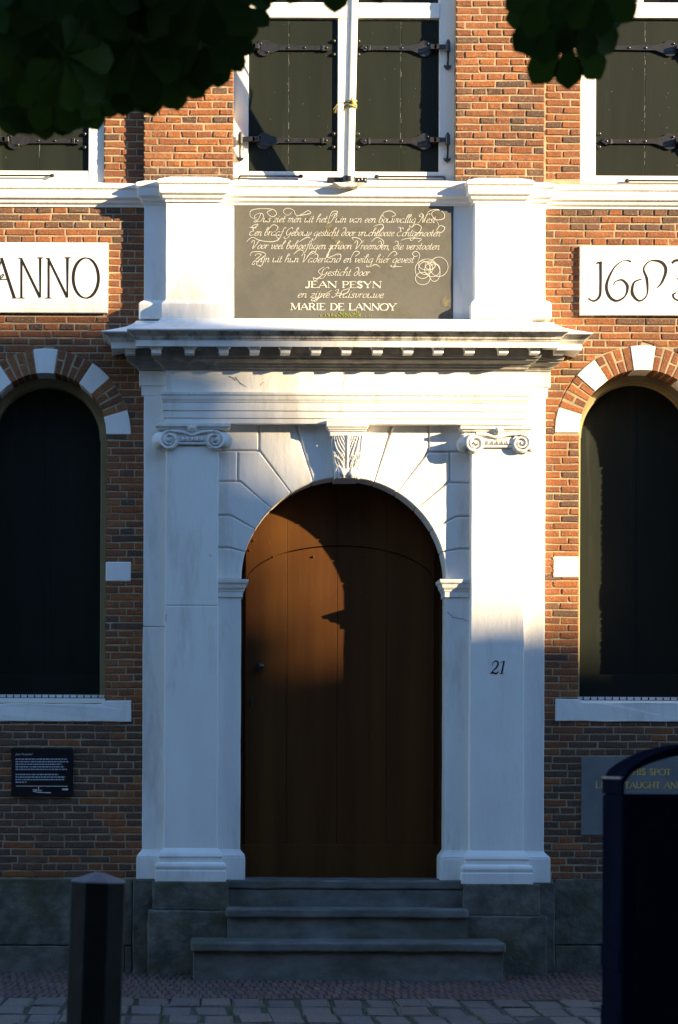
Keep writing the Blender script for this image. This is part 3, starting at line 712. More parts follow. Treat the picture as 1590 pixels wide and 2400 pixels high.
# ------------------------------------------------------------------ the white stone portal
por = thing('stone_portal', 'white painted classical stone doorway with pilasters and dentil cornice around brown door', 'portal', (X(806), -.06, Z(2065)))
XC = X(806, DB, 1360); ZC = Z(1360, DB); RA = 240*S*(D-DB)/D        # door arch
xjl, xjr = XC-RA, XC+RA
YB = .14                                          # back of the stone surround
# jambs and outer strips (the layer behind the pilasters)
def jamb(l, r, t, b, pxm):
    o = MB().box(l, r, -DB, YB, zl(b, DB, pxm), zl(t, DB, pxm)).build('jamb', M['white'], por, bevel=.006); return o
# left: outer strip in two stones with a thin raised joint, inner jamb
xo = X(335, DB, 1500); xi = X(1277, DB, 1500)
m = rough(MB().box(xo, X(450,DB), -DB, YB, zl(2000,DB,360), zl(1469,DB,360)).build('jamb', M['white'], por, bevel=.006), .09, .0022, 5)
m = rough(MB().box(xo+.002, X(450,DB), -DB-.001, YB, zl(1468.3,DB,360), zl(925,DB,360)).build('jamb', M['white'], por, bevel=.006), .09, .0022, 5)
m = rough(MB().box(X(440,DB), xjl, -DB+.002, YB, zl(2000,DB,540), ZC).build('jamb', M['white'], por, bevel=.006), .09, .0022, 5)
m = rough(MB().box(X(1165,DB), xi, -DB, YB, zl(2000,DB,1250), zl(925,DB,1250)).build('jamb', M['white'], por, bevel=.006), .09, .0022, 5)
m = rough(MB().box(xjr, X(1176,DB), -DB+.002, YB, zl(2000,DB,1070), ZC).build('jamb', M['white'], por, bevel=.006), .09, .0022, 5)
# their bases
def base_prof(px, t0, t1, t2, out):
    return [(-.02, zl(t2,DB,px)), (out, zl(t2,DB,px)), (out, zl(t1+1,DB,px)), (out-.004, zl(t1-1,DB,px)), (out, zl(t1-3,DB,px)), (out*.75, zl((t0+t1)/2+2,DB,px)), (out*.25, zl(t0+3,DB,px)), (.0, zl(t0-2,DB,px)), (-.02, zl(t0-2,DB,px))]
MB().sweep([(xo, .02), (xo, -DB), (X(450,DB), -DB)], base_prof(345, 1992, 2010, 2060, .038)).build('jamb_base', M['white'], por, bevel=.004)
MB().sweep([(X(452,DB), -DB), (xjl, -DB), (xjl, YB)], base_prof(545, 1992, 2008, 2064, .034)).build('jamb_base', M['white'], por, bevel=.004)
MB().sweep([(xjr, YB), (xjr, -DB), (X(1163,DB), -DB)], base_prof(1060, 1995, 2012, 2064, .034)).build('jamb_base', M['white'], por, bevel=.004)
MB().sweep([(X(1165,DB), -DB), (xi, -DB), (xi, .02)], base_prof(1260, 1997, 2012, 2068, .040)).build('jamb_base', M['white'], por, bevel=.004)
# imposts
def imp(px, d):
    return [(-.02, zl(1400+d,DB,px)), (.010, zl(1400+d,DB,px)), (.011, zl(1388+d,DB,px)), (.016, zl(1386+d,DB,px)), (.018, zl(1383+d,DB,px)), (.030, zl(1378+d,DB,px)), (.034, zl(1372+d,DB,px)), (.036, zl(1370+d,DB,px)), (.046, zl(1367+d,DB,px)), (.050, zl(1359+d,DB,px)), (-.02, zl(1357+d,DB,px))]
MB().sweep([(X(500,DB), -DB), (xjl, -DB), (xjl, YB)], imp(545, 0)).build('impost', M['white'], por, bevel=.002, seg=1)
MB().sweep([(xjr, YB), (xjr, -DB), (X(1112,DB), -DB)], imp(1070, 0)).build('impost', M['white'], por, bevel=.002, seg=1)
# rusticated blocks of the arch
def P(px, py): return W(px, py, DB)
def intr(p, q, n=6):                              # points along the intrados between two photo points
    a = math.atan2(P(*p)[1]-ZC, P(*p)[0]-XC); b = math.atan2(P(*q)[1]-ZC, P(*q)[0]-XC)
    return [(XC+RA*math.cos(a+(b-a)*i/n), ZC+RA*math.sin(a+(b-a)*i/n)) for i in range(n+1)]
xs = 500; ytop = 975
blocks = [
 ([(783,ytop),(698,ytop),(697,998)], [(733,1123),(783,1118)], []),
 ([(691,998),(690,ytop),(609,ytop),(609,1054)], [(679,1149),(733,1123)], []),
 ([(606,1055),(606,ytop),(xs,ytop),(xs,1055)], None, []),
 ([(608,1058),(559,1058),(559,1127),(565,1128)], [(632,1187),(679,1149)], []),
 ([(556,1127),(556,1058),(xs,1058),(xs,1127)], None, []),
 ([(564,1130),(xs,1130),(xs,1206),(541,1206)], [(596,1239),(632,1187)], []),
 ([(541,1209),(xs,1209),(xs,1282),(536,1282)], [(574,1293),(596,1239)], []),
 ([(536,1285),(xs,1285),(xs,1358)], [(566.5,1358),(574,1293)], []), ]
def flip(p): return (1612-p[0], p[1]+3)
for fl in (0, 1):
    for pts, arc, _ in blocks:
        pp = [flip(p) if fl else p for p in pts]
        poly = [P(*p) for p in pp]
        if arc:
            a0, a1 = [(1612-p[0], p[1]) if fl else p for p in arc]
            poly = poly+intr(a0, a1)
        MB().prism(poly, -DB-rng.uniform(0,.001), YB).build('arch_block', M['white'], por, bevel=.0085, seg=1)
MB().prism([P(xs+10, ytop+4), P(1602-xs, ytop+4), P(1602-xs, 1360)]+arcpts(XC, ZC, RA+.012, 0, 180, 40)+[P(xs+10, 1360)], -DB+.016, YB-.01).build('arch_backing', M['white'], por)

# keystone: moulded cap, carved acanthus tongue
kz0, kz1 = zl(1121, .1, 810), zl(1021, .14, 812)
ks = MB()
NX, NZ = 44, 64
vs = []; fs = []
def acan(u, v):                                   # u -1..1 across, v 0 top .. 1 bottom: carved leaf relief in metres
    a = abs(u)
    stem = .016*math.exp(-(u/.13)**2)
    h = .010*(1-a**3)
    lob = 0
    for (v0, ph) in ((.0, 0.0), (.42, .5)):
        vv = (v-v0)
        if vv < -.02: continue
        f = a*(7.5+2*v0)+6.5*vv-2.2*a*a*vv*3+ph+.5*math.sin(u*3+v*4)
        ridge = abs((f % 1.0)-.5)*2
        lob = max(lob, .013*ridge*min(1, max(0, (a-.1)*6)))
    tip = .022*math.exp(-((v-.9)/.09)**2)*(math.exp(-((a-.35)/.3)**2)*.9+.35)
    return h+stem*(1-.5*v)+lob*(1-.25*math.exp(-((v-.9)/.12)**2))+tip+.002*noise.noise(Vector((u*9, v*14, 3)))
for j in range(NZ+1):
    v = j/NZ
    l = 777+(786-777)*v; r_ = 853+(841-853)*v
    for i in range(NX+1):
        u = -1+2*i/NX
        x, z = W(l+(r_-l)*i/NX, 1021+(1120-1021)*v, .13)
        edge = 0 if 0 < i < NX else -.03
        dep = .118+.012*math.cos(v*3.1)+acan(u, v)+edge
        vs.append((x, -dep, z))
for j in range(NZ):
    for i in range(NX): fs.append((j*(NX+1)+i, (j+1)*(NX+1)+i, (j+1)*(NX+1)+i+1, j*(NX+1)+i+1))
ks.add(vs, fs)
ko = MB().prism([W(776,1020,.1), W(854,1020,.1), W(842,1123,.1), W(785,1123,.1)], -.102, YB).build('keystone', M['carved'], por, bevel=.004)
ks.build('acanthus_carving', M['carved'], ko, smooth=True)
kx0, kx1 = X(775, .15, 1010), X(855, .15, 1010)
MB().sweep([(kx0, -DB), (kx0, -.138), (kx1, -.138), (kx1, -DB)],
   [(-.03, zl(1022,.15,812)), (.0, zl(1022,.15,812)), (.003, zl(1011,.15,812)), (.010, zl(1010,.15,812)), (.012, zl(1007,.15,812)), (.018, zl(1006,.15,812)), (.02, zl(1003,.15,812)), (.028, zl(1000,.15,812)), (.03, zl(985,.15,812)), (-.03, zl(985,.15,812))]).build('keystone_cap', M['white'], ko, bevel=.0015, seg=1)

# pilasters: shaft > base, capital
def volute(mb, cx, cz, r, y, s):
    n = 64; pts = []; rad = []
    for i in range(n+1):
        t = i/n; a = math.pi/2+s*t*2*math.pi*2.35; rr = r*.86*(1-t)**.92+r*.06
        pts.append((cx+rr*math.cos(a), y-.006*t, cz+rr*math.sin(a))); rad.append(r*.15*(1-t*.72))
    mb.tube(pts, rad, 8); mb.ball((cx, y-.008, cz), r*.13, 8)
def pilaster(px0, px1, top, bot, cap, ctr, joint):
    l, r_ = X(px0, DF, 1500), X(px1, DF, 1500); pm = (px0+px1)/2
    zj = zl(joint, DF, pm) if joint else None
    zt, zb = zl(top, DF, pm), zl(bot-26, DF, pm)
    if joint:
        sh = rough(MB().box(l, r_, -DF, -DB+.03, zb, zj-.001).build('pilaster', M['white'], por, bevel=.007), .06, .0022, 5)
        rough(MB().box(l+.003, r_-.003, -DF+.002, -DB+.03, zj+.0005, zt).build('upper_shaft', M['white'], sh, bevel=.007), .06, .0022, 5)
    else:
        sh = rough(MB().box(l, r_, -DF, -DB+.03, zb, zt).build('pilaster', M['white'], por, bevel=.007), .06, .0022, 5)
    zz = lambda py: zl(py, DF+.04, pm)
    b = bot
    pr = [(-.02, zz(b)), (.060, zz(b)), (.060, zz(b-25)), (.055, zz(b-26)), (.056, zz(b-29)), (.060, zz(b-33)), (.060, zz(b-37)), (.054, zz(b-42)), (.042, zz(b-44)), (.030, zz(b-45)), (.030, zz(b-55)), (.036, zz(b-57)), (.036, zz(b-60)), (.028, zz(b-66)), (.012, zz(b-73)), (.0, zz(b-78)), (-.02, zz(b-78))]
    MB().sweep([(l, -DB+.03), (l, -DF), (r_, -DF), (r_, -DB+.03)], pr).build('base', M['white'], sh, bevel=.003)
    # Ionic capital
    (c0, cy0, c1, cy1, rr, ya, xa0, xa1) = cap
    yc = -DF-.028; dpc = DF+.03
    vz = zl((cy0+cy1)/2, dpc, pm); rv = rr*S; v0, v1 = X(c0,dpc,1035), X(c1,dpc,1035)
    for cx, s in ((v0, 1), (v1, -1)):
        cc = MB(); cc.cyl_y(cx, vz, rv*.94, -DB-.01, yc+.004, 26)
        volute(cc, cx, vz, rv, yc, s); cc.build('volute', M['carved'], sh, smooth=True, angle=40)
    # bolsters at the sides
    for cx, s in ((v0-rv*.8, -1), (v1+rv*.8, 1)):
        m = MB(); m.tube([(cx+s*.006, -DB-.005, vz), (cx+s*.010, -DB-.04, vz), (cx+s*.004, -DF+.01, vz), (cx+s*.010, yc+.004, vz)], [rv*.62, rv*.82, rv*.70, rv*.85], 18)
        m.build('capital_bolster', M['carved'], sh, smooth=True)
    # abacus, band and echinus with eggs
    zt2, zt1 = zl(ya, dpc, pm), zl(ya+9, dpc, pm); x0, x1 = X(xa0,dpc,1000), X(xa1,dpc,1000)
    MB().sweep([(x0+.02, -DB), (x0+.02, -DF-.012), (x1-.02, -DF-.012), (x1-.02, -DB)], [(-.02, zt1-.012), (.004, zt1-.012), (.008, zt1-.002), (.012, zt1), (.02, zt1+.006), (.02, zt2), (-.02, zt2)]).build('abacus', M['carved'], sh, bevel=.0015, seg=1)
    m = MB(); m.box(v0+rv*.3, v1-rv*.3, -DF-.012, -DB, vz-.004, zt1-.014); m.tube([(v0+rv*.2, -DF-.006, vz-.018), (v1-rv*.2, -DF-.006, vz-.018)], .012, 10)
    xm = (v0+v1)/2
    pts = [(v0+rv*.1, yc+.002, vz+rv*.98), (v0+rv*1.3, yc+.006, vz+rv*.86), (xm, yc+.012, vz+rv*.55), (v1-rv*1.3, yc+.006, vz+rv*.86), (v1-rv*.1, yc+.002, vz+rv*.98)]
    m.tube(pts, [.010,.010,.008,.010,.010], 8)
    m.build('echinus', M['carved'], sh, smooth=True, angle=40)
    m = MB()
    for k in range(-2, 3):
        x = xm+k*.034
        m.ball((x, -DF-.014, vz+.010), .0135, 10, (.8, .9, 1.25))
        if k < 2: m.prism([(x+.0135, vz+.026), (x+.0205, vz+.026), (x+.017, vz-.006)], -DF-.022, -DF-.01)
    m.build('egg_and_dart', M['carved'], sh, smooth=True, angle=40)
    m = MB(); m.ball((xm, yc-.004, zt1-.004), .017, 10, (1.1,.9,1.1))
    for k in range(7):
        a = 2*math.pi*k/7+.2; m.ball((xm+.022*math.cos(a), yc+.002, zt1-.004+.019*math.sin(a)), .013, 8, (1,.8,1))
    m.build('rosette', M['carved'], sh, smooth=True)
    return sh
pilaster(386.5, 512, 1044, 2066, (397, 1032, 504, 1032, 23, 992, 365, 541), 450, 1419)
pilaster(1103, 1229, 1050, 2072, (1114, 1039, 1222, 1039, 23, 998, 1080, 1247), 1166, None)

# entablature: architrave, frieze, cornice
fl_, fr_ = X(387, DF, 930), X(1231, DF, 930)
zz = lambda py, o=0: zl(py, DF+o, 806)
front = [(fl_, -DB+.02), (fl_, -DF), (fr_, -DF), (fr_, -DB+.02)]
arch = MB().sweep(front, [(-.1, zz(993.5)), (.0, zz(993.5)), (.001, zz(982)), (-.0015, zz(981.4)), (.007, zz(981)), (.008, zz(965)), (.004, zz(964.4)), (.014, zz(964)), (.015, zz(946)), (.011, zz(945.5)), (.018, zz(945)), (.020, zz(942)), (.026, zz(938)), (.030, zz(930)), (.036, zz(928)), (.038, zz(922)), (-.1, zz(920))]).build('architrave', M['white'], por, bevel=.0015, seg=1)
MB().box(X(332,DB,900), X(420,DB), -DB-.004, YB, zl(927,DB,360), zl(905,DB,360)).build('architrave_band', M['white'], arch, bevel=.004)
MB().box(X(327,DB,900), X(420,DB), -DB-.010, YB, zl(904.8,DB,360), zl(870,DB,360)).build('architrave_band', M['white'], arch, bevel=.004)
MB().box(X(1180,DB,900), X(1284,DB,900), -DB-.004, YB, zl(931,DB,1260), zl(909,DB,1260)).build('architrave_band', M['white'], arch, bevel=.004)
MB().box(X(1180,DB,900), X(1290,DB,900), -DB-.010, YB, zl(908.8,DB,1260), zl(872,DB,1260)).build('architrave_band', M['white'], arch, bevel=.004)
fz = MB().box(X(388.5,DF,890), X(1229.5,DF,890), -DF+.001, YB-.05, zz(921), zz(866)).build('frieze', M['white'], por, bevel=.003)
bl_, br_ = X(331, DB, 850), X(1284, DB, 850)
ent = [(bl_, .02), (bl_, -DB), (fl_+.003, -DB), (fl_+.003, -DF), (fr_-.003, -DF), (fr_-.003, -DB), (br_, -DB), (br_, .02)]
def cz_(o, py): return (o, zl(py, DF+o, 806))
bed = MB().sweep(ent, [cz_(-.05, 870), cz_(.003, 870), cz_(.006, 866), cz_(.018, 864), cz_(.022, 858), cz_(.030, 857), cz_(.034, 852), cz_(.055, 848), cz_(.075, 843), cz_(.078, 838), cz_(.092, 837), cz_(.096, 833), cz_(.100, 832), cz_(.101, 811), cz_(-.05, 811)]).build('bed_mould', M['white_grey'], por, bevel=.0015, seg=1)
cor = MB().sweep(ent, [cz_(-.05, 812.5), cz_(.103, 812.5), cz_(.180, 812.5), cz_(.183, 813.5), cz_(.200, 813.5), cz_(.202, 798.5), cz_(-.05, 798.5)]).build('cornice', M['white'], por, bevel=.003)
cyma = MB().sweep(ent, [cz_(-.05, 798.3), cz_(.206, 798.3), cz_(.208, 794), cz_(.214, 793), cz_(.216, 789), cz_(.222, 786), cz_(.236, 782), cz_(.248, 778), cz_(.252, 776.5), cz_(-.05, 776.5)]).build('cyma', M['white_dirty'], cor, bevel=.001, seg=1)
top = MB().sweep(ent, [cz_(-.05, 776.3), cz_(.258, 776.3), cz_(.262, 774), cz_(.262, 771.5), cz_(.23, 770), cz_(.17, 766.5), cz_(.11, 762), cz_(.07, 757), cz_(.045, 752), cz_(.035, 748), cz_(-.05, 747)]).build('weathering_slope', M['white'], cor, bevel=.003)
for c in (367,445,525,597,669,741,812,885,957,1028,1101,1180,1254):
    dd = DF+.16; x = X(c, dd, 823); zt = zl(812.2, dd, c); zb = zl(829, dd, c); w = 10.8*S
    m = MB(); q = [(x-w,zb),(x+w,zb),(x+w+.004,zt-.012),(x+w+.016,zt),(x-w-.016,zt),(x-w-.004,zt-.012)]
    m.prism(q, -DF-.172, -DF-.095); m.build('dentil', M['white'], cor, bevel=.003)
for c in (305, 1312):
    dd = DB+.16; x = X(c, dd, 823); zt = zl(812.2, dd, c); zb = zl(830, dd, c); w = 12*S
    MB().box(x-w, x+w, -DB-.17, -DB-.095, zb, zt).build('dentil', M['white'], cor, bevel=.003)

# attic storey: backing, two pedestals with bases
ax0, ax1 = X(338, DB, 620), X(1278, DB, 620)
att = MB().box(ax0, ax1, -DB, .1, zl(752,DB,806), zl(476,DB,806)).build('attic', M['white'], por, bevel=.004)
def sweepbase(path, z, px, out, par_):
    MB().sweep(path, [(-.02, z(750)), (out, z(750)), (out, z(714)), (out*.7, z(709)), (out*.2, z(705)), (.0, z(702)), (-.02, z(702))]).build('pedestal_base', M['white'], par_, bevel=.004)
sweepbase([(ax0, .02), (ax0, -DB), (X(395,DB), -DB)], lambda p: zl(p, DB, 350), 350, .035, att)
sweepbase([(X(1225,DB), -DB), (ax1, -DB), (ax1, .02)], lambda p: zl(p, DB, 1265), 1265, .040, att)
for (a, b, pm) in ((388, 523, 455), (1112, 1233, 1172)):
    l, r_ = X(a,DF,620), X(b,DF,620)
    pd = rough(MB().box(l, r_, -DF, -DB+.03, zl(752,DF,pm), zl(476,DF,pm)).build('pedestal', M['white'], por, bevel=.006), .06, .0022, 5)
    sweepbase([(l, -DB+.02), (l, -DF), (r_, -DF), (r_, -DB+.02)], lambda p: zl(p, DF, pm), pm, .026, pd)

# plinth blocks below the pilasters
for (u0, u1, l0, l1, t, mid, b, pm) in ((357, 535, 346, 535, 2067, 2134, 2252, 445), (1088, 1267, 1094, 1283, 2073, 2147, 2266, 1180)):
    d1, d2 = .20, .24
    rough(MB().box(X(u0,d1,2100), X(u1,d1,2100), -d1, -.02, zl(mid,d1,pm), zl(t-1,d1,pm)).build('plinth_block', M['bluestone'], por, bevel=.010), .06, .006, 5)
    rough(MB().box(X(l0,d2,2200), X(l1,d2,2200), -d2, -.02, -.05, zl(mid+.5,d2,pm)).build('plinth_block', M['bluestone'], por, bevel=.012), .06, .006, 5)
rough(MB().box(X(312,.11,2150), X(440,.11), -.11, .1, -.05, zl(2062,.11,340)).build('plinth_block', M['bluestone'], por, bevel=.008), .06, .006, 5)
rough(MB().box(X(1180,.11), X(1302,.11,2150), -.11, .1, -.05, zl(2069,.11,1290)).build('plinth_block', M['bluestone'], por, bevel=.008), .06, .006, 5)

# ------------------------------------------------------------------ door of brown boards with an arched wicket
YD = .235
zd0 = zl(2064, -.2, 806)
dr = MB().prism([(xjr+.05, zd0)]+arcpts(XC, ZC, RA+.05, 0, 180, 40)+[(xjl-.05, zd0)], YD+.03, YD+.08).build('door', M['wood'], por)
def kx(px): return X(px, -YD, 1500)
joints = [556, 673, 791, 907, 1030]
ca_x = kx(797); ca_r = 222*S*(D+YD)/D; ca_z = zl(1372, -YD, 797)        # arched head of the door leaves (a low ellipse)
ea, eb = ca_r, zl(1281, -YD, 797)-ca_z
def headz(x): t = (x-ca_x)/ea; return ca_z+eb*math.sqrt(max(0, 1-t*t))
for a, b in zip(joints[:-1], joints[1:]):
    x0, x1 = kx(a)+.0012, kx(b)-.0012
    x0 = max(x0, ca_x-ea+.002); x1 = min(x1, ca_x+ea-.002)
    tops = [(x1+(x0-x1)*i/14, headz(x1+(x0-x1)*i/14)) for i in range(15)]
    MB().prism([(x0, zd0+.01), (x1, zd0+.01)]+tops, YD+.004+rng.uniform(0,.0015), YD+.03).build('board', M['wood'], dr, bevel=.0015, seg=1)
    zlo = [(x0+(x1-x0)*i/14, headz(x0+(x1-x0)*i/14)+.008) for i in range(15)]
    up = []
    for i in range(15):
        x = x1+(x0-x1)*i/14; up.append((x, ZC+math.sqrt(max((RA+.04)**2-(x-XC)**2, .0004))))
    MB().prism(zlo+up, YD+.002, YD+.03).build('overboard', M['wood'], dr, bevel=.0015, seg=1)
for s, px in ((-1, 545), (1, 1052)):
    MB().box(kx(px)-.06, kx(px)+.05 if s < 0 else kx(px)+.06, YD+.001, YD+.03, zd0, ca_z+.1).build('door_frame', M['wood'], dr, bevel=.003)
MB().box(kx(560), kx(1040), YD-.012, YD+.003, zd0+.005, zl(1979,-YD,806)).build('kick_board', M['wood'], dr, bevel=.004)
m = MB(); kz = zl(1562,-YD,610); m.tube([(kx(610), YD+.004, kz), (kx(610), YD-.03, kz)], .010, 10); m.ball((kx(610), YD-.045, kz), .028, 14); m.cyl_y(kx(610), kz, .034, YD-.004, YD+.004)
m.build('door_knob', M['iron'], dr, smooth=True, angle=40)
m = MB(); m.cyl_y(kx(592), zl(1640,-YD,590), .017, YD-.006, YD+.004); m.box(kx(592)-.006, kx(592)+.006, YD-.02, YD-.004, zl(1655,-YD,590), zl(1632,-YD,590)); m.build('keyhole_plate', M['iron'], dr)
for (px, py) in ((594,1267),(584,1290),(734,1305),(734,1700),(850,1305),(640,1305)): MB().ball((kx(px), YD+.001, zl(py,-YD,px)), .008, 8).build('door_nail', M['wood'], dr, smooth=True)

# cracks and scuffs in the painted stone
def crack(pts, w, dep, nm='crack'):
    m = MB(); p2 = []
    for a_, b_ in zip(pts[:-1], pts[1:]):
        for k in range(5): p2.append((a_[0]+(b_[0]-a_[0])*k/5+rng.uniform(-1,1), a_[1]+(b_[1]-a_[1])*k/5+rng.uniform(-1,1)))
    p2.append(pts[-1]); ribbon(m, [Vector(W(x, y, dep)) for x, y in p2], [w, w*.6, w*.9, w*.3], -dep-.0009, thick=.0005); m.build(nm, M['crack'], por)
M['crack'] = mk('crack_dark', (.10,.09,.08), None, rough=.9)  # one dark tone for all cracks and scuffs
crack([(1049,1434),(1062,1446),(1085,1451),(1099,1456)], .004, DB)
crack([(806,870),(808,890),(804,905),(809,919)], .0025, DF); crack([(536,882),(546,885),(552,893)], .006, DF); crack([(552,884),(560,894),(566,900),(578,907)], .005, DF)
crack([(610,904),(616,898),(620,896)], .003, DF); crack([(812,752),(811,770)], .003, DF+.05)
crack([(800,946),(802,962),(799,978)], .002, DF+.016); crack([(492,1300),(497,1306)], .004, DF); crack([(390,1440),(389,1460)], .004, DF)
# house number on the right pilaster
hn = MB(); yn = -DF-.0012
def hp(px, py): return Vector(W(px, py, DF))
ribbon(hn, cr([hp(1154,1561), hp(1156,1553), hp(1163,1549), hp(1168,1554), hp(1165,1563), hp(1157,1571), hp(1150,1579)], 6), [.004,.005,.009,.011,.011,.007,.004], yn)
ribbon(hn, cr([hp(1150,1579), hp(1156,1576.5), hp(1162,1578.5), hp(1167,1576), hp(1168,1572)], 5), [.006,.010,.011,.008,.003], yn-.0004)
ribbon(hn, [hp(1182,1549), hp(1176,1579)], .011, yn); ribbon(hn, [hp(1171,1579), hp(1181,1579)], .004, yn-.0004); ribbon(hn, [hp(1174,1553), hp(1182,1549)], .004, yn-.0004)
tag(hn.build('house_number', M['black_letter'], por))

# ------------------------------------------------------------------ entrance steps
st = thing('entrance_steps', 'three worn grey stone steps with rounded nosings below the brown door', 'steps', (X(806), -.3, 0))
def stp(px, a, b): return X(a, b, 2200)
d = .14
rough(MB().box(X(524,d,2070), X(1096,d,2070), -d, .3, zl(2084,d,806), zl(2063,d,806)).build('threshold', M['step'], st, bevel=.012), .07, .0045, 4)
rough(MB().box(X(525,d,2070), X(1095,d,2070), -d+.012, .2, zl(2140,d,806), zl(2085.5,d,806)).build('riser', M['step'], st, bevel=.004), .07, .0045, 4)
d = .34
rough(MB().box(X(530,d,2140), X(1099,d,2140), -d, -.1, zl(2152,d,806), zl(2130,d,806)).build('tread', M['step'], st, bevel=.016, seg=3), .07, .0045, 4)
rough(MB().box(X(534,d-.03,2180), X(1096,d-.03,2180), -d+.035, -.1, zl(2220,d,806), zl(2152.5,d,806)).build('riser', M['step'], st, bevel=.004), .07, .0045, 4)
d = .62
rough(MB().box(X(448,d,2220), X(1187,d,2220), -d, -.25, zl(2233,d,806), zl(2209,d,806)).build('tread', M['step'], st, bevel=.018, seg=3), .07, .0045, 4)
rough(MB().box(X(454,d-.03,2260), X(1181,d-.03,2260), -d+.035, -.25, -.04, zl(2233.5,d,806)).build('riser', M['step'], st, bevel=.004), .07, .0045, 4)
# ------------------------------------------------------------------ inscription tablet
M['patch'] = mk('plaster_repair', (.15,.13,.085), (.075,.072,.06), 40, .9, .5, 90)
DT = DB+.006
tb = thing('inscription_tablet', 'dark grey stone tablet with white Dutch calligraphy above the doorway cornice', 'tablet', (X(806,DB), -DB, Z(750,DB)))
MB().box(X(551,DT,615), X(1063,DT,615), -DT, -DB+.03, zl(750,DT,806), zl(481,DT,806)).build('slab', M['tablet'], tb, bevel=.003)
yl = -DT-.0015
def tx(zx): return 540+zx/2.9037                  # coordinates read on an enlarged view of the tablet
def ty(zy): return 460+zy/2.9037
lines = [("Dus ziet men uit het Puin van een bouwvallig Nest", 165, 1415, 178), ("Een braaf Gebouw gesticht door vruchtlooze Echtgenooten", 125, 1450, 270),
         ("Voor veel behoeftigen schoon Vreemden, die verstooten", 140, 1445, 360), ("Zijn uit hun Vaderland en veilig hier gevest", 160, 1270, 450), ("Gesticht door", 615, 970, 540), ("en zijne Huisvrouwe", 455, 1065, 690)]
for t, a, b, zb in lines:
    m = MB(); pm = (tx(a)+tx(b))/2
    script_line(m, t, X(tx(a),DT,600), X(tx(b)-8,DT,600), zl(ty(zb),DT,pm), 9.2*S, yl, .0014, .0040, .36)
    m.build('lettering', M['letter'], tb)
for t, a, b, z0, z1 in (("JEAN PESYN", 510, 1030, 623, 580), ("MARIE DE LANNOY", 412, 1132, 775, 730)):
    i0 = 0
    for wd in t.split(' '):
        m = MB(); caps_line(m, t, X(tx(a),DT,600), X(tx(b),DT,600), zl(ty(z0),DT,800), (z0-z1)/2.9037*S, yl, .003, .0088, .010, (i0, i0+len(wd))); m.build('lettering', M['letter'], tb); i0 += len(wd)+1
def zo(p): return Vector(W(tx(p[0]), ty(p[1]), DT))
def swirl(pts, w=.0034):
    fl = MB(); ribbon(fl, cr([zo(p) for p in pts], 6), [w*.5, w, w*1.1, w*.6], yl-.0006*random.random()); fl.build('flourish', M['letter'], tb)
swirl([(190,165),(140,140),(140,100),(200,85),(290,90),(315,120),(285,140),(250,110),(290,90)])
swirl([(420,110),(390,130),(360,105),(385,82),(430,95),(450,130),(510,125),(548,115),(530,98),(500,115),(450,140)])
swirl([(1320,180),(1345,110),(1400,90),(1450,110),(1455,150),(1400,160),(1370,120),(1400,95),(1440,100)])
swirl([(1400,160),(1420,200),(1405,235),(1440,245),(1460,215),(1430,200),(1410,225)])
swirl([(1050,150),(1040,115),(1090,100),(1125,125),(1100,140)]); swirl([(660,190),(690,110),(730,105),(715,130)])
swirl([(150,200),(190,190),(165,215),(130,210)]); swirl([(250,240),(290,195),(325,210),(310,235)])
swirl([(1235,215),(1265,190),(1300,210),(1280,250),(1240,235)]); swirl([(975,205),(1030,190),(1040,220),(985,260)])
swirl([(110,310),(150,280),(200,300),(280,310),(330,295),(310,275)]); swirl([(470,310),(520,280),(545,285)]); swirl([(655,400),(700,330),(660,415),(735,390)])
swirl([(840,300),(830,280),(880,290),(900,320)]); swirl([(960,310),(1000,280),(1045,310),(1020,350)]); swirl([(1160,300),(1220,285),(1300,290),(1280,310)])
swirl([(210,480),(180,465),(190,440),(240,400),(215,380),(150,380),(135,405)]); swirl([(430,395),(470,365),(500,375)]); swirl([(520,415),(560,375),(590,395)])
swirl([(820,420),(850,375),(880,385),(850,410)]); swirl([(1070,415),(1110,375),(1135,390),(1115,405)]); swirl([(1170,480),(1120,480),(1090,495),(1130,470)]); swirl([(1020,485),(990,465),(950,480)])
swirl([(1275,450),(1290,400),(1265,375),(1240,390),(1255,410),(1275,405)]); swirl([(640,480),(600,510),(620,540),(590,560),(565,555),(575,575),(600,560)]); swirl([(690,640),(570,710),(555,700),(600,690)])
swirl([(770,640),(810,630),(790,660),(720,680)])
for cx_, cy_, r1, r2 in ((1330,490,48,44),(1375,500,52,48),(1420,480,62,66),(1310,560,50,42),(1340,465,58,38),(1390,520,38,60),(1310,500,52,60),(1360,470,34,30)):
    pts = [(cx_+r1*math.cos(a), cy_+r2*math.sin(a)) for a in [2*math.pi*i/12 for i in range(13)]]
    fl = MB(); ribbon(fl, cr([zo(p) for p in pts], 5, True), .0030, yl-.0006*random.random()-.0002); fl.build('flourish', M['letter'], tb)
for (cx_, cy_, rx_, ry_, sd) in ((795,575,16,18,1),(770,530,9,8,2),(783,556,8,10,3),(1046,708,13,16,4)):
    r7 = random.Random(sd); m = MB(); pts = [W(cx_+rx_*math.cos(t)*r7.uniform(.6,1.15), cy_+ry_*math.sin(t)*r7.uniform(.6,1.15), DT) for t in [2*math.pi*i/18 for i in range(18)]]
    m.prism(pts, -DT-.0011, -DT+.002); m.build('repair_patch', M['patch'], tb)
moss = MB()
for k in range(90):
    px, py = 806+random.gauss(5, 22), 742-abs(random.gauss(0, 4)); x, z = W(px, py, DT); r_ = random.uniform(.004,.009)
    moss.ball((x, -DT, z), r_, 5, (1,.35,.8))
M['moss'] = mk('green_moss', (.16,.20,.03), (.10,.14,.02), 30, .95)
tag(moss.build('moss', M['moss'], tb, smooth=True), kind='stuff')

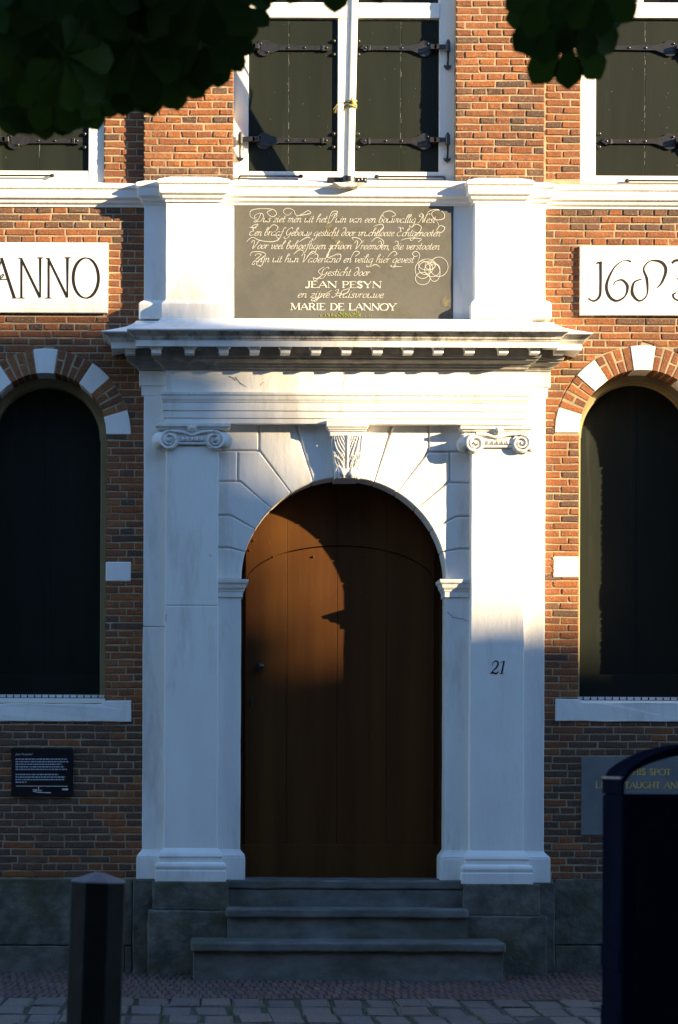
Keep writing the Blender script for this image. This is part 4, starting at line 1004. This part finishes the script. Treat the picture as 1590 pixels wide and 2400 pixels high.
# ------------------------------------------------------------------ date stones
DP = .022
def date_stone(l, r_, t, b, pm, label):
    o = thing('date_stone', label, 'date stone', (X(pm), 0, zl(b,0,pm)), 'date stones beside the portal')
    MB().box(X(l,DP,650), X(r_,DP,650), -DP, .1, zl(b,DP,pm), zl(t,DP,pm)).build('slab', M['white'], o, bevel=.005); return o
ds1 = date_stone(-41, 253, 568, 733, 106, 'white stone panel with black letters ANNO beside the portal')
m = MB(); yn = -DP-.0015; LW = 1.4
def nz(x, y): return Vector(W(x/1.96, 400+y/1.96, DP))
def lett(pts, w, k=0):
    w = [q*LW for q in w] if isinstance(w, list) else w*LW
    ribbon(m, [nz(*p) for p in (cr(pts, 7) if len(pts) > 2 else [Vector(q) for q in pts])], w, yn-.0005*k)
lett([(-38,585),(10,400)], .006); lett([(8,400),(68,585)], .014, 1); lett([(56,585),(80,585)], .004, 3)
lett([(-12,500),(10,492),(18,478),(8,480),(2,498),(22,500),(38,498)], .005, 2)
m.build('letter', M['black_letter'], ds1)
for a in (0, 125):
    m = MB()
    lett([(100+a,402),(100+a,585)], [.011,.008,.011], 0); lett([(98+a,402),(186+a,583)], [.010,.015,.012], 1); lett([(187+a,583),(187+a,400)], [.006,.009,.012], 2)
    lett([(84+a,585),(116+a,585)], .004, 3); lett([(173+a,400),(201+a,400)], .005, 3); lett([(88+a,403),(104+a,403)], .005, 3)
    m.build('letter', M['black_letter'], ds1)
m = MB()
ov = [(396+58*math.cos(t), 493-92*math.sin(t)) for t in [math.pi/2+2*math.pi*i/16 for i in range(17)]]
ribbon(m, cr([nz(*p) for p in ov], 4, True), 0, yn, nib=(.008,.021,R(-8)))
m.build('letter', M['black_letter'], ds1)
ds2 = date_stone(1360, 1652, 576, 739, 1506, 'white stone panel with black curling numerals 1683 beside the portal')
m = MB()
def nz(x, y): return Vector(W(790+x/1.96, 400+y/1.96, DP))
lett([(1184,430),(1200,425),(1216,420)], [.004,.006,.012]); lett([(1212,420),(1212,520),(1208,575),(1185,598),(1162,592),(1158,585)], [.013,.012,.012,.010,.006,.010], 1); lett([(1196,420),(1222,420)], .004, 2)
m.build('numeral', M['black_letter'], ds2); m = MB()
lett([(1352,418),(1320,412),(1275,445),(1240,520),(1250,575),(1285,598),(1325,575),(1335,530),(1310,502),(1280,510),(1272,525)], [.010,.004,.007,.014,.016,.012,.008,.015,.010,.005,.004])
m.build('numeral', M['black_letter'], ds2); m = MB()
lett([(1400,498),(1365,515),(1358,565),(1390,598),(1425,570),(1425,500),(1410,450),(1440,415),(1490,420),(1512,455),(1495,510),(1470,540)], [.006,.010,.016,.010,.006,.014,.008,.006,.015,.016,.011,.004])
m.build('numeral', M['black_letter'], ds2); m = MB()
lett([(1540,425),(1560,412),(1610,418),(1618,450),(1580,492),(1565,496),(1612,510),(1625,555),(1595,598),(1555,590),(1545,570),(1560,560)], [.012,.014,.008,.012,.006,.006,.012,.015,.010,.008,.010,.006])
m.build('numeral', M['black_letter'], ds2)

# ------------------------------------------------------------------ signs on the wall
sg = thing('information_sign', 'small black information sign with faint white print on the dark bricks', 'sign', (X(100), 0, zl(1867,0,100)))
MB().box(X(27,.02,1810), X(172,.02,1810), -.022, -.004, zl(1867,.02,100), zl(1753,.02,100)).build('panel', M['sign'], sg, bevel=.004)
def text_obj(s, size, x, z, y, mat, parent, name, shear=0):
    cu = bpy.data.curves.new(name, 'FONT'); cu.body = s; cu.size = size; cu.shear = shear; cu.resolution_u = 3
    t = bpy.data.objects.new(name, cu); col.objects.link(t)
    dg = bpy.context.evaluated_depsgraph_get(); me = bpy.data.meshes.new_from_object(t.evaluated_get(dg))
    bpy.data.objects.remove(t); bpy.data.curves.remove(cu)
    me.transform(Matrix.Translation((x, y, z)) @ Matrix.Rotation(R(90), 4, 'X')); me.materials.clear(); me.materials.append(mat)
    o = bpy.data.objects.new(name, me); col.objects.link(o); par(o, parent); return o
text_obj('Jean Pesijnhof', .021, X(37,.02,1768), zl(1770,.02,60), -.0235, M['letter'], sg, 'lettering', .2)
m = MB(); rr2 = random.Random(5)
for i, (py, pe) in enumerate(((1779,158),(1785,161),(1791,147),(1797,151),(1803,158),(1815,138),(1821,154),(1827,153),(1833,64))):
    x = 37
    while x < pe:
        w = min(rr2.uniform(3, 9), pe-x+1); a, z0 = W(x, py+1.6, .02); b, z1 = W(x+w-1.6, py-1.2, .02); m.box(a, b, -.0235, -.0222, z0, z1); x += w
m.build('small_print', M['signtext'], sg)
m = MB(); a, z0 = W(38, 1843, .02); b, z1 = W(159, 1842, .02); m.box(a, b, -.0235, -.0222, z0, z1)
for pts in ([(77,1852),(81,1850),(82,1855),(78,1855)],[(84,1857),(84,1850),(87,1850),(87,1855)],[(90,1855),(93,1852),(91,1849),(91,1844)],[(95,1855),(98,1851)],[(86,1857),(120,1858)],[(146,1851),(160,1851)],[(146,1849),(160,1849)]):
    ribbon(m, [Vector(W(*p, .02)) for p in pts], .006, -.0236)
m.build('logo', M['letter'], sg)

pq = thing('memorial_plaque', 'grey stone memorial plaque with gold capitals set in wall behind litter bin', 'plaque', (X(1500), 0, zl(1958,0,1500)))
MB().box(X(1363,.01,1860), X(1690,.01,1860), -.012, .05, zl(1958,.01,1500), zl(1774,.01,1500)).build('slab', M['plaque'], pq, bevel=.004)
for t, a, b, zb in (("ON THIS SPOT", 1431, 1573, 1816), ("LIVED TAUGHT AND DIED", 1396, 1658, 1847)):
    m = MB(); caps_line(m, t, X(a,.012,1830), X(b,.012,1830), zl(zb,.012,1500), 14*S, -.0135, .0035, .0085, .006); m.build('lettering', M['gold'], pq)

# ------------------------------------------------------------------ flagpole in its bracket, rope
fp = thing('flagpole', 'white flagpole leaning out from a black bracket before the middle upstairs window', 'flagpole', (X(817,.16,420), -.16, zl(430,.16,817)))
d0 = .122; bx, bz = W(817, 424, d0); bot = Vector((bx, -d0, bz-.02)); dirp = Vector((.004, -.22, 1)).normalized()
topp = bot+dirp*3.0
pr_ = 12.5*S
MB().tube([bot, bot+dirp*1.0, bot+dirp*2.0, topp], [pr_, pr_, pr_*.97, pr_*.92], 24).build('pole', M['pole'], fp, smooth=True, angle=50)
m = MB(); zc = bz+.006
n = 20; rr_ = pr_+.010
band = [(bx+rr_*math.cos(a), -d0-.0+rr_*math.sin(a)) for a in [math.pi+math.pi*i/n for i in range(n+1)]]
hgt = .038
outer = band; inner = [(bx+(pr_-.002)*math.cos(a), -d0+(pr_-.002)*math.sin(a)) for a in [math.pi+math.pi*i/n for i in range(n+1)]]
vsb = []; fsb = []
for (p, q) in zip(outer, inner):
    k = len(vsb); vsb += [(p[0], p[1], zc-hgt/2), (p[0], p[1], zc+hgt/2), (q[0], q[1], zc-hgt/2), (q[0], q[1], zc+hgt/2)]
for i in range(n):
    a, b = i*4, i*4+4; fsb += [(a,b,b+1,a+1),(a+1,b+1,b+3,a+3),(a,a+2,b+2,b)]
m.add(vsb, fsb)
m.box(bx-rr_, bx-rr_+.01, -d0, -DB-.02, zc-hgt/2, zc+hgt/2); m.box(bx+rr_-.01, bx+rr_, -d0, -DB-.02, zc-hgt/2, zc+hgt/2)
m.box(X(767,.1,420), bx-rr_+.003, -DB-.062, -DB-.045, zc-hgt/2, zc+hgt/2); m.box(bx+rr_-.003, X(860,.1,420), -DB-.062, -DB-.045, zc-hgt/2, zc+hgt/2)
m.box(X(767,.1,420), X(767,.1,420)+.10, -d0-.01, -DB-.0, zc-hgt/2+.002, zc+hgt/2-.002)
m.build('bracket', M['iron'], fp, bevel=.002, seg=1)
for px, dz in ((840,0.),(848,.006),(856,0.)): MB().ball((X(px,.1,420), -DB-.064, zc+dz), .006, 8).build('bracket_bolt', M['signtext'], fp, smooth=True)
m = MB(); m.prism([(bx-.11, bz-.024), (bx+.11, bz-.024), (bx+.06, bz-.055), (bx-.06, bz-.055)], -d0-.05, -DB); m.build('footing', M['white_dirty'], fp, bevel=.004)
rp = thing('rope', 'yellowish rope knotted round the white flagpole with a frayed loose end', 'rope', tuple(bot+dirp*.55))
tk = (zl(237, .3, 817)-bot.z)/dirp.z; kc = bot+dirp*tk
m = MB(); rs = .0055
for k, (tl, zo_) in enumerate(((.10,.014),(-.12,.0),(.05,-.014),(-.08,-.022))):
    pts = []
    for i in range(25):
        a = 2*math.pi*i/24; pts.append(kc+Vector((math.cos(a)*(pr_+rs*.9), math.sin(a)*(pr_+rs*.9), zo_+tl*math.cos(a)*pr_*1.6)))
    m.tube(pts, rs, 7)
m.ball((kc.x+.012, kc.y-pr_-.008, kc.z), .013, 8)
m.build('coil', M['rope'], rp, smooth=True)
m = MB(); e = [kc+Vector((-pr_, -.01, 0)), kc+Vector((-pr_-.02, -.012, .012)), kc+Vector((-pr_-.045, -.012, .004)), kc+Vector((-pr_-.062, -.012, -.015))]
m.tube(e, .003, 6)
for k in range(16):
    q = e[-1]; m.tube([q, q+Vector((random.uniform(-.022,.012), random.uniform(-.01,.01), random.uniform(-.05,-.02)))], .0011, 4)
for k in range(10):
    q = kc+Vector((-pr_*.9, -.02, -.02)); m.tube([q, q+Vector((random.uniform(-.022,.006), random.uniform(-.01,.01), random.uniform(-.06,-.025)))], .0011, 4)
m.build('frayed_end', M['rope'], rp)
hl = MB(); hp0 = kc+Vector((pr_*.3, -pr_-.006, .02))
hl.tube([hp0]+[bot+dirp*t+Vector((-.02-.02*(t-1), .075, 0)) for t in (.9,1.4,2.0,2.9)], .004, 6); hl.build('halyard', M['rope'], rp)

# ------------------------------------------------------------------ bollard
rb = .575; yb = -D+D*rb; db = D-D*rb
bw = 127*S*rb
bo = thing('bollard', 'dark octagonal bollard with low pyramid cap standing before the steps', 'bollard', (X(214,db,2200), yb, 0))
bo.rotation_euler = (0, R(1.7), 0)
def oct_ring(r, z, ph=22.5): return [(r*math.cos(R(ph+45*i)), r*math.sin(R(ph+45*i)), z) for i in range(8)]
zt = zl(2068, db, 220); ap = zl(2044, db, 220); ro = bw/2/math.cos(R(22.5))
def local_build(m, name, mat, parent, **k):
    o = m.build(name, mat, None, **k); o.parent = parent; return o
m = MB(); v = oct_ring(ro*1.02, -.05)+oct_ring(ro*.99, zt*.5)+oct_ring(ro*.98, zt-.012)+oct_ring(ro*.96, zt)
m.add(v, [(a*8+i, a*8+(i+1)%8, a*8+8+(i+1)%8, a*8+8+i) for a in range(3) for i in range(8)]+[tuple(range(24,32))])
local_build(m, 'post', M['bollard'], bo, bevel=.004)
m = MB(); v = oct_ring(ro*1.0, zt+.0005)+oct_ring(ro*1.0, zt+.006)+oct_ring(ro*.25, ap-.004)+[(0,0,ap)]
m.add(v, [(a*8+i, a*8+(i+1)%8, a*8+8+(i+1)%8, a*8+8+i) for a in range(2) for i in range(8)]+[(16+i, 16+(i+1)%8, 24) for i in range(8)]+[tuple(range(7,-1,-1))])
local_build(m, 'cap', M['cap'], bo, bevel=.003)

# ------------------------------------------------------------------ litter bin with an open arched hood
rn = .56; dn = D-D*rn
bn = thing('litter_bin', 'dark blue litter bin with open arched hood at the right edge', 'litter bin', (X(1650,dn,2000), -dn, 0))
x0 = X(1457, dn, 1900); xm = X(1655, dn, 1900); x1 = 2*xm-x0; hw = xm-x0
dpt = .37; yfb, ybb = -dn, -dn+dpt
zsh = zl(1861, dn, 1520); zsp = zl(1828, dn, 1457); zap = zl(1742, dn, 1655)
MB().box(x0, x1, yfb, ybb, .06, zsh-.004).build('body', M['bin'], bn, bevel=.012)
MB().box(x0+.03, x1-.03, yfb+.03, ybb-.03, 0, .06).build('foot', M['bin'], bn)
# hood: side cheeks and an arched roof band, open front and back
tcheek = .012
for s in (-1, 1):
    xa = x0 if s < 0 else x1-tcheek
    MB().box(xa, xa+tcheek, yfb+.0, ybb, zsh-.003, zsp+.004).build('hood_cheek', M['bin'], bn, bevel=.003)
n = 24
def hoodz(t, e): return zsp+(zap-zsp)*math.sin(math.pi*t)**.62-e
pts_o = [(x0+(x1-x0)*i/n, hoodz(i/n, 0)) for i in range(n+1)]
pts_i = [(x0+tcheek+(x1-x0-2*tcheek)*i/n, hoodz(i/n, 0)-.012-.030*math.sin(math.pi*i/n)) for i in range(n, -1, -1)]
MB().prism(pts_o+pts_i, yfb-.004, ybb+.004).build('hood', M['bin'], bn, bevel=.002, seg=1)
MB().box(x0-.003, x0+.012, yfb+.01, ybb+.005, zsp+.002, zsp+.012).build('hood_edge', M['binlid'], bn, bevel=.003)
for zz_, h_ in ((.62,.09),(.36,.10)):
    MB().box(x0-.006, x0+.01, yfb+.012, ybb-.012, zz_, zz_+h_).build('side_band', M['bin'], bn, bevel=.004)
MB().box(x0+.06, x1-.06, yfb-.006, yfb+.01, .16, zsh-.12).build('door_panel', M['bin'], bn, bevel=.004)

# ------------------------------------------------------------------ horse chestnut overhead
tr = thing('chestnut_tree', 'dark horse chestnut leaves hanging into the top of the view', 'tree', (6.2, -11.6, 0))
def leaf_mesh(seed):
    r = random.Random(seed); m = MB(); k = 7
    for i in range(k):
        a = R(-112+224*i/(k-1)); L = .205*(1-.42*abs(math.sin(a/2))**1.5)*r.uniform(.92,1.08); w = L*.265
        dr = r.uniform(.1,.28)
        n = 13; vs = []; fs = []
        for j in range(n+1):
            t = j/n; prof = math.sin(math.pi*t**2.2)**.85 if 0 < t < 1 else .02
            ww = w*prof*(1+(.05 if j % 2 else -.03)); y = L*t; z = -dr*L*t*t-.0
            for s in (-1, 0, 1):
                lx, ly, lz = s*ww, y, z+(.18*ww if s else 0)
                vs.append((lx*math.cos(a)+ly*math.sin(a), ly*math.cos(a)-lx*math.sin(a), lz))
        for j in range(n):
            for s in (0, 1): fs.append((j*3+s, j*3+s+1, j*3+4+s, j*3+3+s))
        m.add(vs, fs)
    m.tube([(0,0,0), (0,-.06,.01), (0,-.15,.05)], .0022, 5)
    me = bpy.data.meshes.new('leaf'); me.from_pydata(m.v, [], m.f); me.materials.append(M['leaf'])
    me.polygons.foreach_set('use_smooth', [True]*len(me.polygons)); return me
LM = [leaf_mesh(s) for s in range(6)]
rl = random.Random(21)
def put_leaf(px, py, dep, size=1., roll=None, tilt=None):
    x, z = W(px, py, dep)
    o = bpy.data.objects.new('leaf', rl.choice(LM)); col.objects.link(o)
    o.parent = tr; o.matrix_parent_inverse = Matrix.Translation(-Vector(tr.location))
    roll = rl.uniform(-60, 60) if roll is None else roll; tilt = rl.uniform(-25, 45) if tilt is None else tilt
    # leaf plane: local y = main axis (hangs down), local z = upper side, turned to the viewer
    mx = Matrix.Rotation(R(roll), 4, 'Y') @ Matrix.Rotation(R(tilt), 4, 'X') @ Matrix.Rotation(R(180), 4, 'Z') @ Matrix.Identity(4)
    base = Matrix(((1,0,0,0),(0,0,-1,0),(0,1,0,0),(0,0,0,1)))
    mm = Matrix.Translation((x, -dep, z)) @ Matrix.Rotation(R(roll), 4, 'Y') @ Matrix.Rotation(R(tilt), 4, 'X') @ base @ Matrix.Rotation(R(180), 4, 'Z') @ Matrix.Scale(size, 4)
    o.matrix_basis = mm
    return o
# right-hand spray
for px, py, rl_, ti, sz in ((1330,72,-4,5,1.05),(1300,25,48,12,.9),(1365,22,-50,18,.95),(1400,-45,-10,10,.95),(1290,-50,20,5,.9),(1345,-10,-12,30,.85)):
    put_leaf(px, py, 7.0+rl.uniform(-.25,.25), sz, rl_, ti)
# middle tips
for px, py, rl_, ti in ((790,-95,0,20),(720,-110,20,0),(860,-115,-20,15),(930,-150,-10,0),(650,-120,10,5)): put_leaf(px, py, 6.9, .85, rl_, ti)
# left mass
outl = [(0,312),(60,312),(110,330),(170,300),(200,322),(222,190),(262,215),(300,262),(350,262),(405,262),(440,190),(480,195),(525,190),(535,120),(570,95)]
outl_tail = [(600,-10)]
def outy(px):
    for (a, ya), (b, yb_) in zip(outl[:-1], outl[1:]):
        if a <= px <= b: return ya+(yb_-ya)*(px-a)/(b-a)
    return 312 if px < 0 else 0
for px, yt in outl+[(25,315),(140,318),(325,268),(380,258),(500,190),(460,196)]:
    sz_ = rl.uniform(.55,.95); put_leaf(px-4, yt-128*sz_, 6.6+rl.uniform(-.3,.3), sz_, rl.uniform(-35,35), rl.uniform(-15,40))
for k in range(75):
    px = rl.uniform(-120, 500); lim = outy(max(px,0))-125
    py = rl.uniform(-140, max(lim, -100))
    if 195 < px < 275 and py > 20: py -= 60
    put_leaf(px, py, 6.4+rl.uniform(-.2,1.1), rl.uniform(.85,1.1))
# branches, trunk, crown
def wp(px, py, dep): x, z = W(px, py, dep); return Vector((x, -dep, z))
hub = Vector((5.6, -11.2, 4.9))
m = MB(); m.tube([(6.2,-11.6,-.1), (6.18,-11.6,.4), (6.1,-11.55,1.6), (6.0,-11.5,3.0), hub, (5.9,-11.3,6.5), (6.4,-11.2,8.0)], [.42,.33,.28,.26,.22,.16,.08], 14); m.build('trunk', M['bark'], tr, smooth=True)
for pts, r0 in (([hub, (3.6,-9.6,5.3), (1.6,-7.6,5.05), tuple(wp(1330,-130,7.05))], .09), ([hub, (2.6,-9.4,5.9), (.2,-7.6,5.3), tuple(wp(800,-260,6.95)), tuple(wp(300,-200,6.7)), tuple(wp(-60,-60,6.6))], .10),
                ([hub+Vector((.2,0,.8)), (7.6,-10.4,7.2), (9.2,-9.8,7.6)], .10), ([hub+Vector((.3,0,1.2)), (6.6,-12.6,7.4), (7.6,-13.6,8.2)], .10)):
    q = [Vector(p) for p in pts]; c2 = []
    for i in range(len(q)-1):
        for k in range(4): c2.append(q[i].lerp(q[i+1], k/4)+Vector((0,0,.05*math.sin(math.pi*k/4))))
    c2.append(q[-1]); MB().tube(c2, [r0*(1-.88*i/(len(c2)-1)) for i in range(len(c2))], 9).build('limb', M['bark'], tr, smooth=True)
for a_, b_ in (((300,-200,6.7),(200,40,6.6)), ((300,-200,6.7),(450,20,6.7)), ((-60,-60,6.6),(60,120,6.5)), ((1330,-130,7.05),(1325,50,7.0)), ((1330,-130,7.05),(1270,-10,7.0)), ((800,-260,6.95),(790,-105,6.9))):
    p, q = wp(*a_), wp(*b_); MB().tube([p, p.lerp(q,.5)+Vector((.02,0,.03)), q], [.014,.01,.005], 6).build('twig', M['bark'], tr, smooth=True)
def leafcloud(balls, n, size, seed, name, mat, parent):
    r = random.Random(seed); m = MB(); tot = sum(b[3]*b[4]*b[5] for b in balls)
    for (cx, cy, cz, rx, ry, rz) in balls:
        k = int(n*rx*ry*rz/tot)
        for _ in range(k):
            while True:
                p = Vector((r.uniform(-1,1), r.uniform(-1,1), r.uniform(-1,1)))
                if .0 < p.length < 1: break
            if r.random() < .55: p = p.normalized()*r.uniform(.75,1.0)
            c = Vector((cx+p.x*rx, cy+p.y*ry, cz+p.z*rz)); s = size*r.uniform(.6,1.25)
            u = Vector((r.gauss(0,1), r.gauss(0,1), r.gauss(0,1))).normalized(); w = u.orthogonal().normalized()
            m.add([c-u*s*.5, c+w*s*.32, c+u*s*.5, c-w*s*.32], [(0,1,2,3)])
    o = m.build(name, mat, parent); tag(o, kind='stuff'); return o
leafcloud([(6.6,-11.0,6.9,2.6,2.0,1.9),(4.6,-10.0,5.9,1.8,1.3,1.1),(8.6,-10.4,7.0,2.2,1.8,1.6),(3.2,-9.4,5.6,1.2,1.0,.8)], 9000, .26, 5, 'crown', M['leaf'], tr)

# ------------------------------------------------------------------ unseen houses added behind the camera, shaped so their roofline throws the evening shade
YH = -16.0
def shade_house(name, label, x0, x1, eave, ridge, gable, wallmat):
    h = thing(name, label, 'house', ((x0+x1)/2, YH, 0), 'added houses that cast the shade')
    w = MB(); dpth = 9.0; xm_ = (x0+x1)/2
    if gable:
        steps = 6; pts = [(x0, 0), (x1, 0), (x1, eave)]
        for s in range(steps):
            xx = x1-(x1-xm_-.25)*(s+1)/steps if s < steps else xm_; zz_ = eave+(ridge-eave)*(s+1)/steps
            pts += [(x1-(x1-xm_-.25)*s/steps, zz_), (xx, zz_)]
        pts += [(2*xm_-q[0], q[1]) for q in pts[::-1] if q[1] > eave+.001]+[(x0, eave)]
        w.prism(pts, YH-.3, YH)
        w.box(x0, x1, YH-dpth, YH-.3, 0, eave)
    else: w.box(x0, x1, YH-dpth, YH, 0, eave)
    wo = w.build('wall', wallmat, h)
    rf = MB()
    if gable: rf.prism([(x0, eave), (x1, eave), (xm_, ridge-.3)], YH-dpth, YH-.3)
    else: rf.add([(x0,YH+.15,eave),(x1,YH+.15,eave),(x1,YH-dpth/2,ridge),(x0,YH-dpth/2,ridge),(x1,YH-dpth,eave),(x0,YH-dpth,eave)], [(0,1,2,3),(3,2,4,5),(0,3,5),(1,4,2),(0,5,4,1)])
    ro_ = rf.build('roof', M['rooftile'], h)
    n_ = max(2, int((x1-x0)/1.9)); hs = [1.2, 4.2, 7.2] + ([10.0] if eave > 12 else [])
    for i in range(n_):
        xc_ = x0+(x1-x0)*(i+.5)/n_
        for z_ in hs:
            f = MB().box(xc_-.5, xc_+.5, YH-.02, YH+.03, z_, z_+1.8).build('window', M['paint'], h)
            MB().box(xc_-.42, xc_+.42, YH+.031, YH+.034, z_+.08, z_+.88).build('pane', M['glass'], f); MB().box(xc_-.42, xc_+.42, YH+.031, YH+.034, z_+.95, z_+1.72).build('pane', M['glass'], f)
    return h
M['rooftile'] = mk('dark_roof_tile', (.07,.045,.035), (.05,.035,.03), 4, .8)
M['farbrick'] = mk('far_house_brick', (.17,.085,.055), (.12,.065,.045), 3, .9)
gx = 2.3*16; gz = .667*16
shade_house('shade_row_house', 'unseen long row house added behind the viewer to shade the street and block low sky', -30, 32.9, 12.4, 15.0, False, M['farbrick'])  # added caster: shades bollard, bin and leaves, hides the low sky
shade_house('shade_gable_house', 'unseen stepped gable house added behind the viewer, shaped for its shadow edge', 32.95, gx+.42, gz+2.30, gz+4.62, True, M['farbrick'])  # added caster: gable slope sets the diagonal shadow edge on the portal
shade_house('shade_row_house', 'unseen lower row house added right of the stepped gable to shade the lower facade', gx+.47, gx+26, gz+2.32, gz+3.2, False, M['farbrick'])
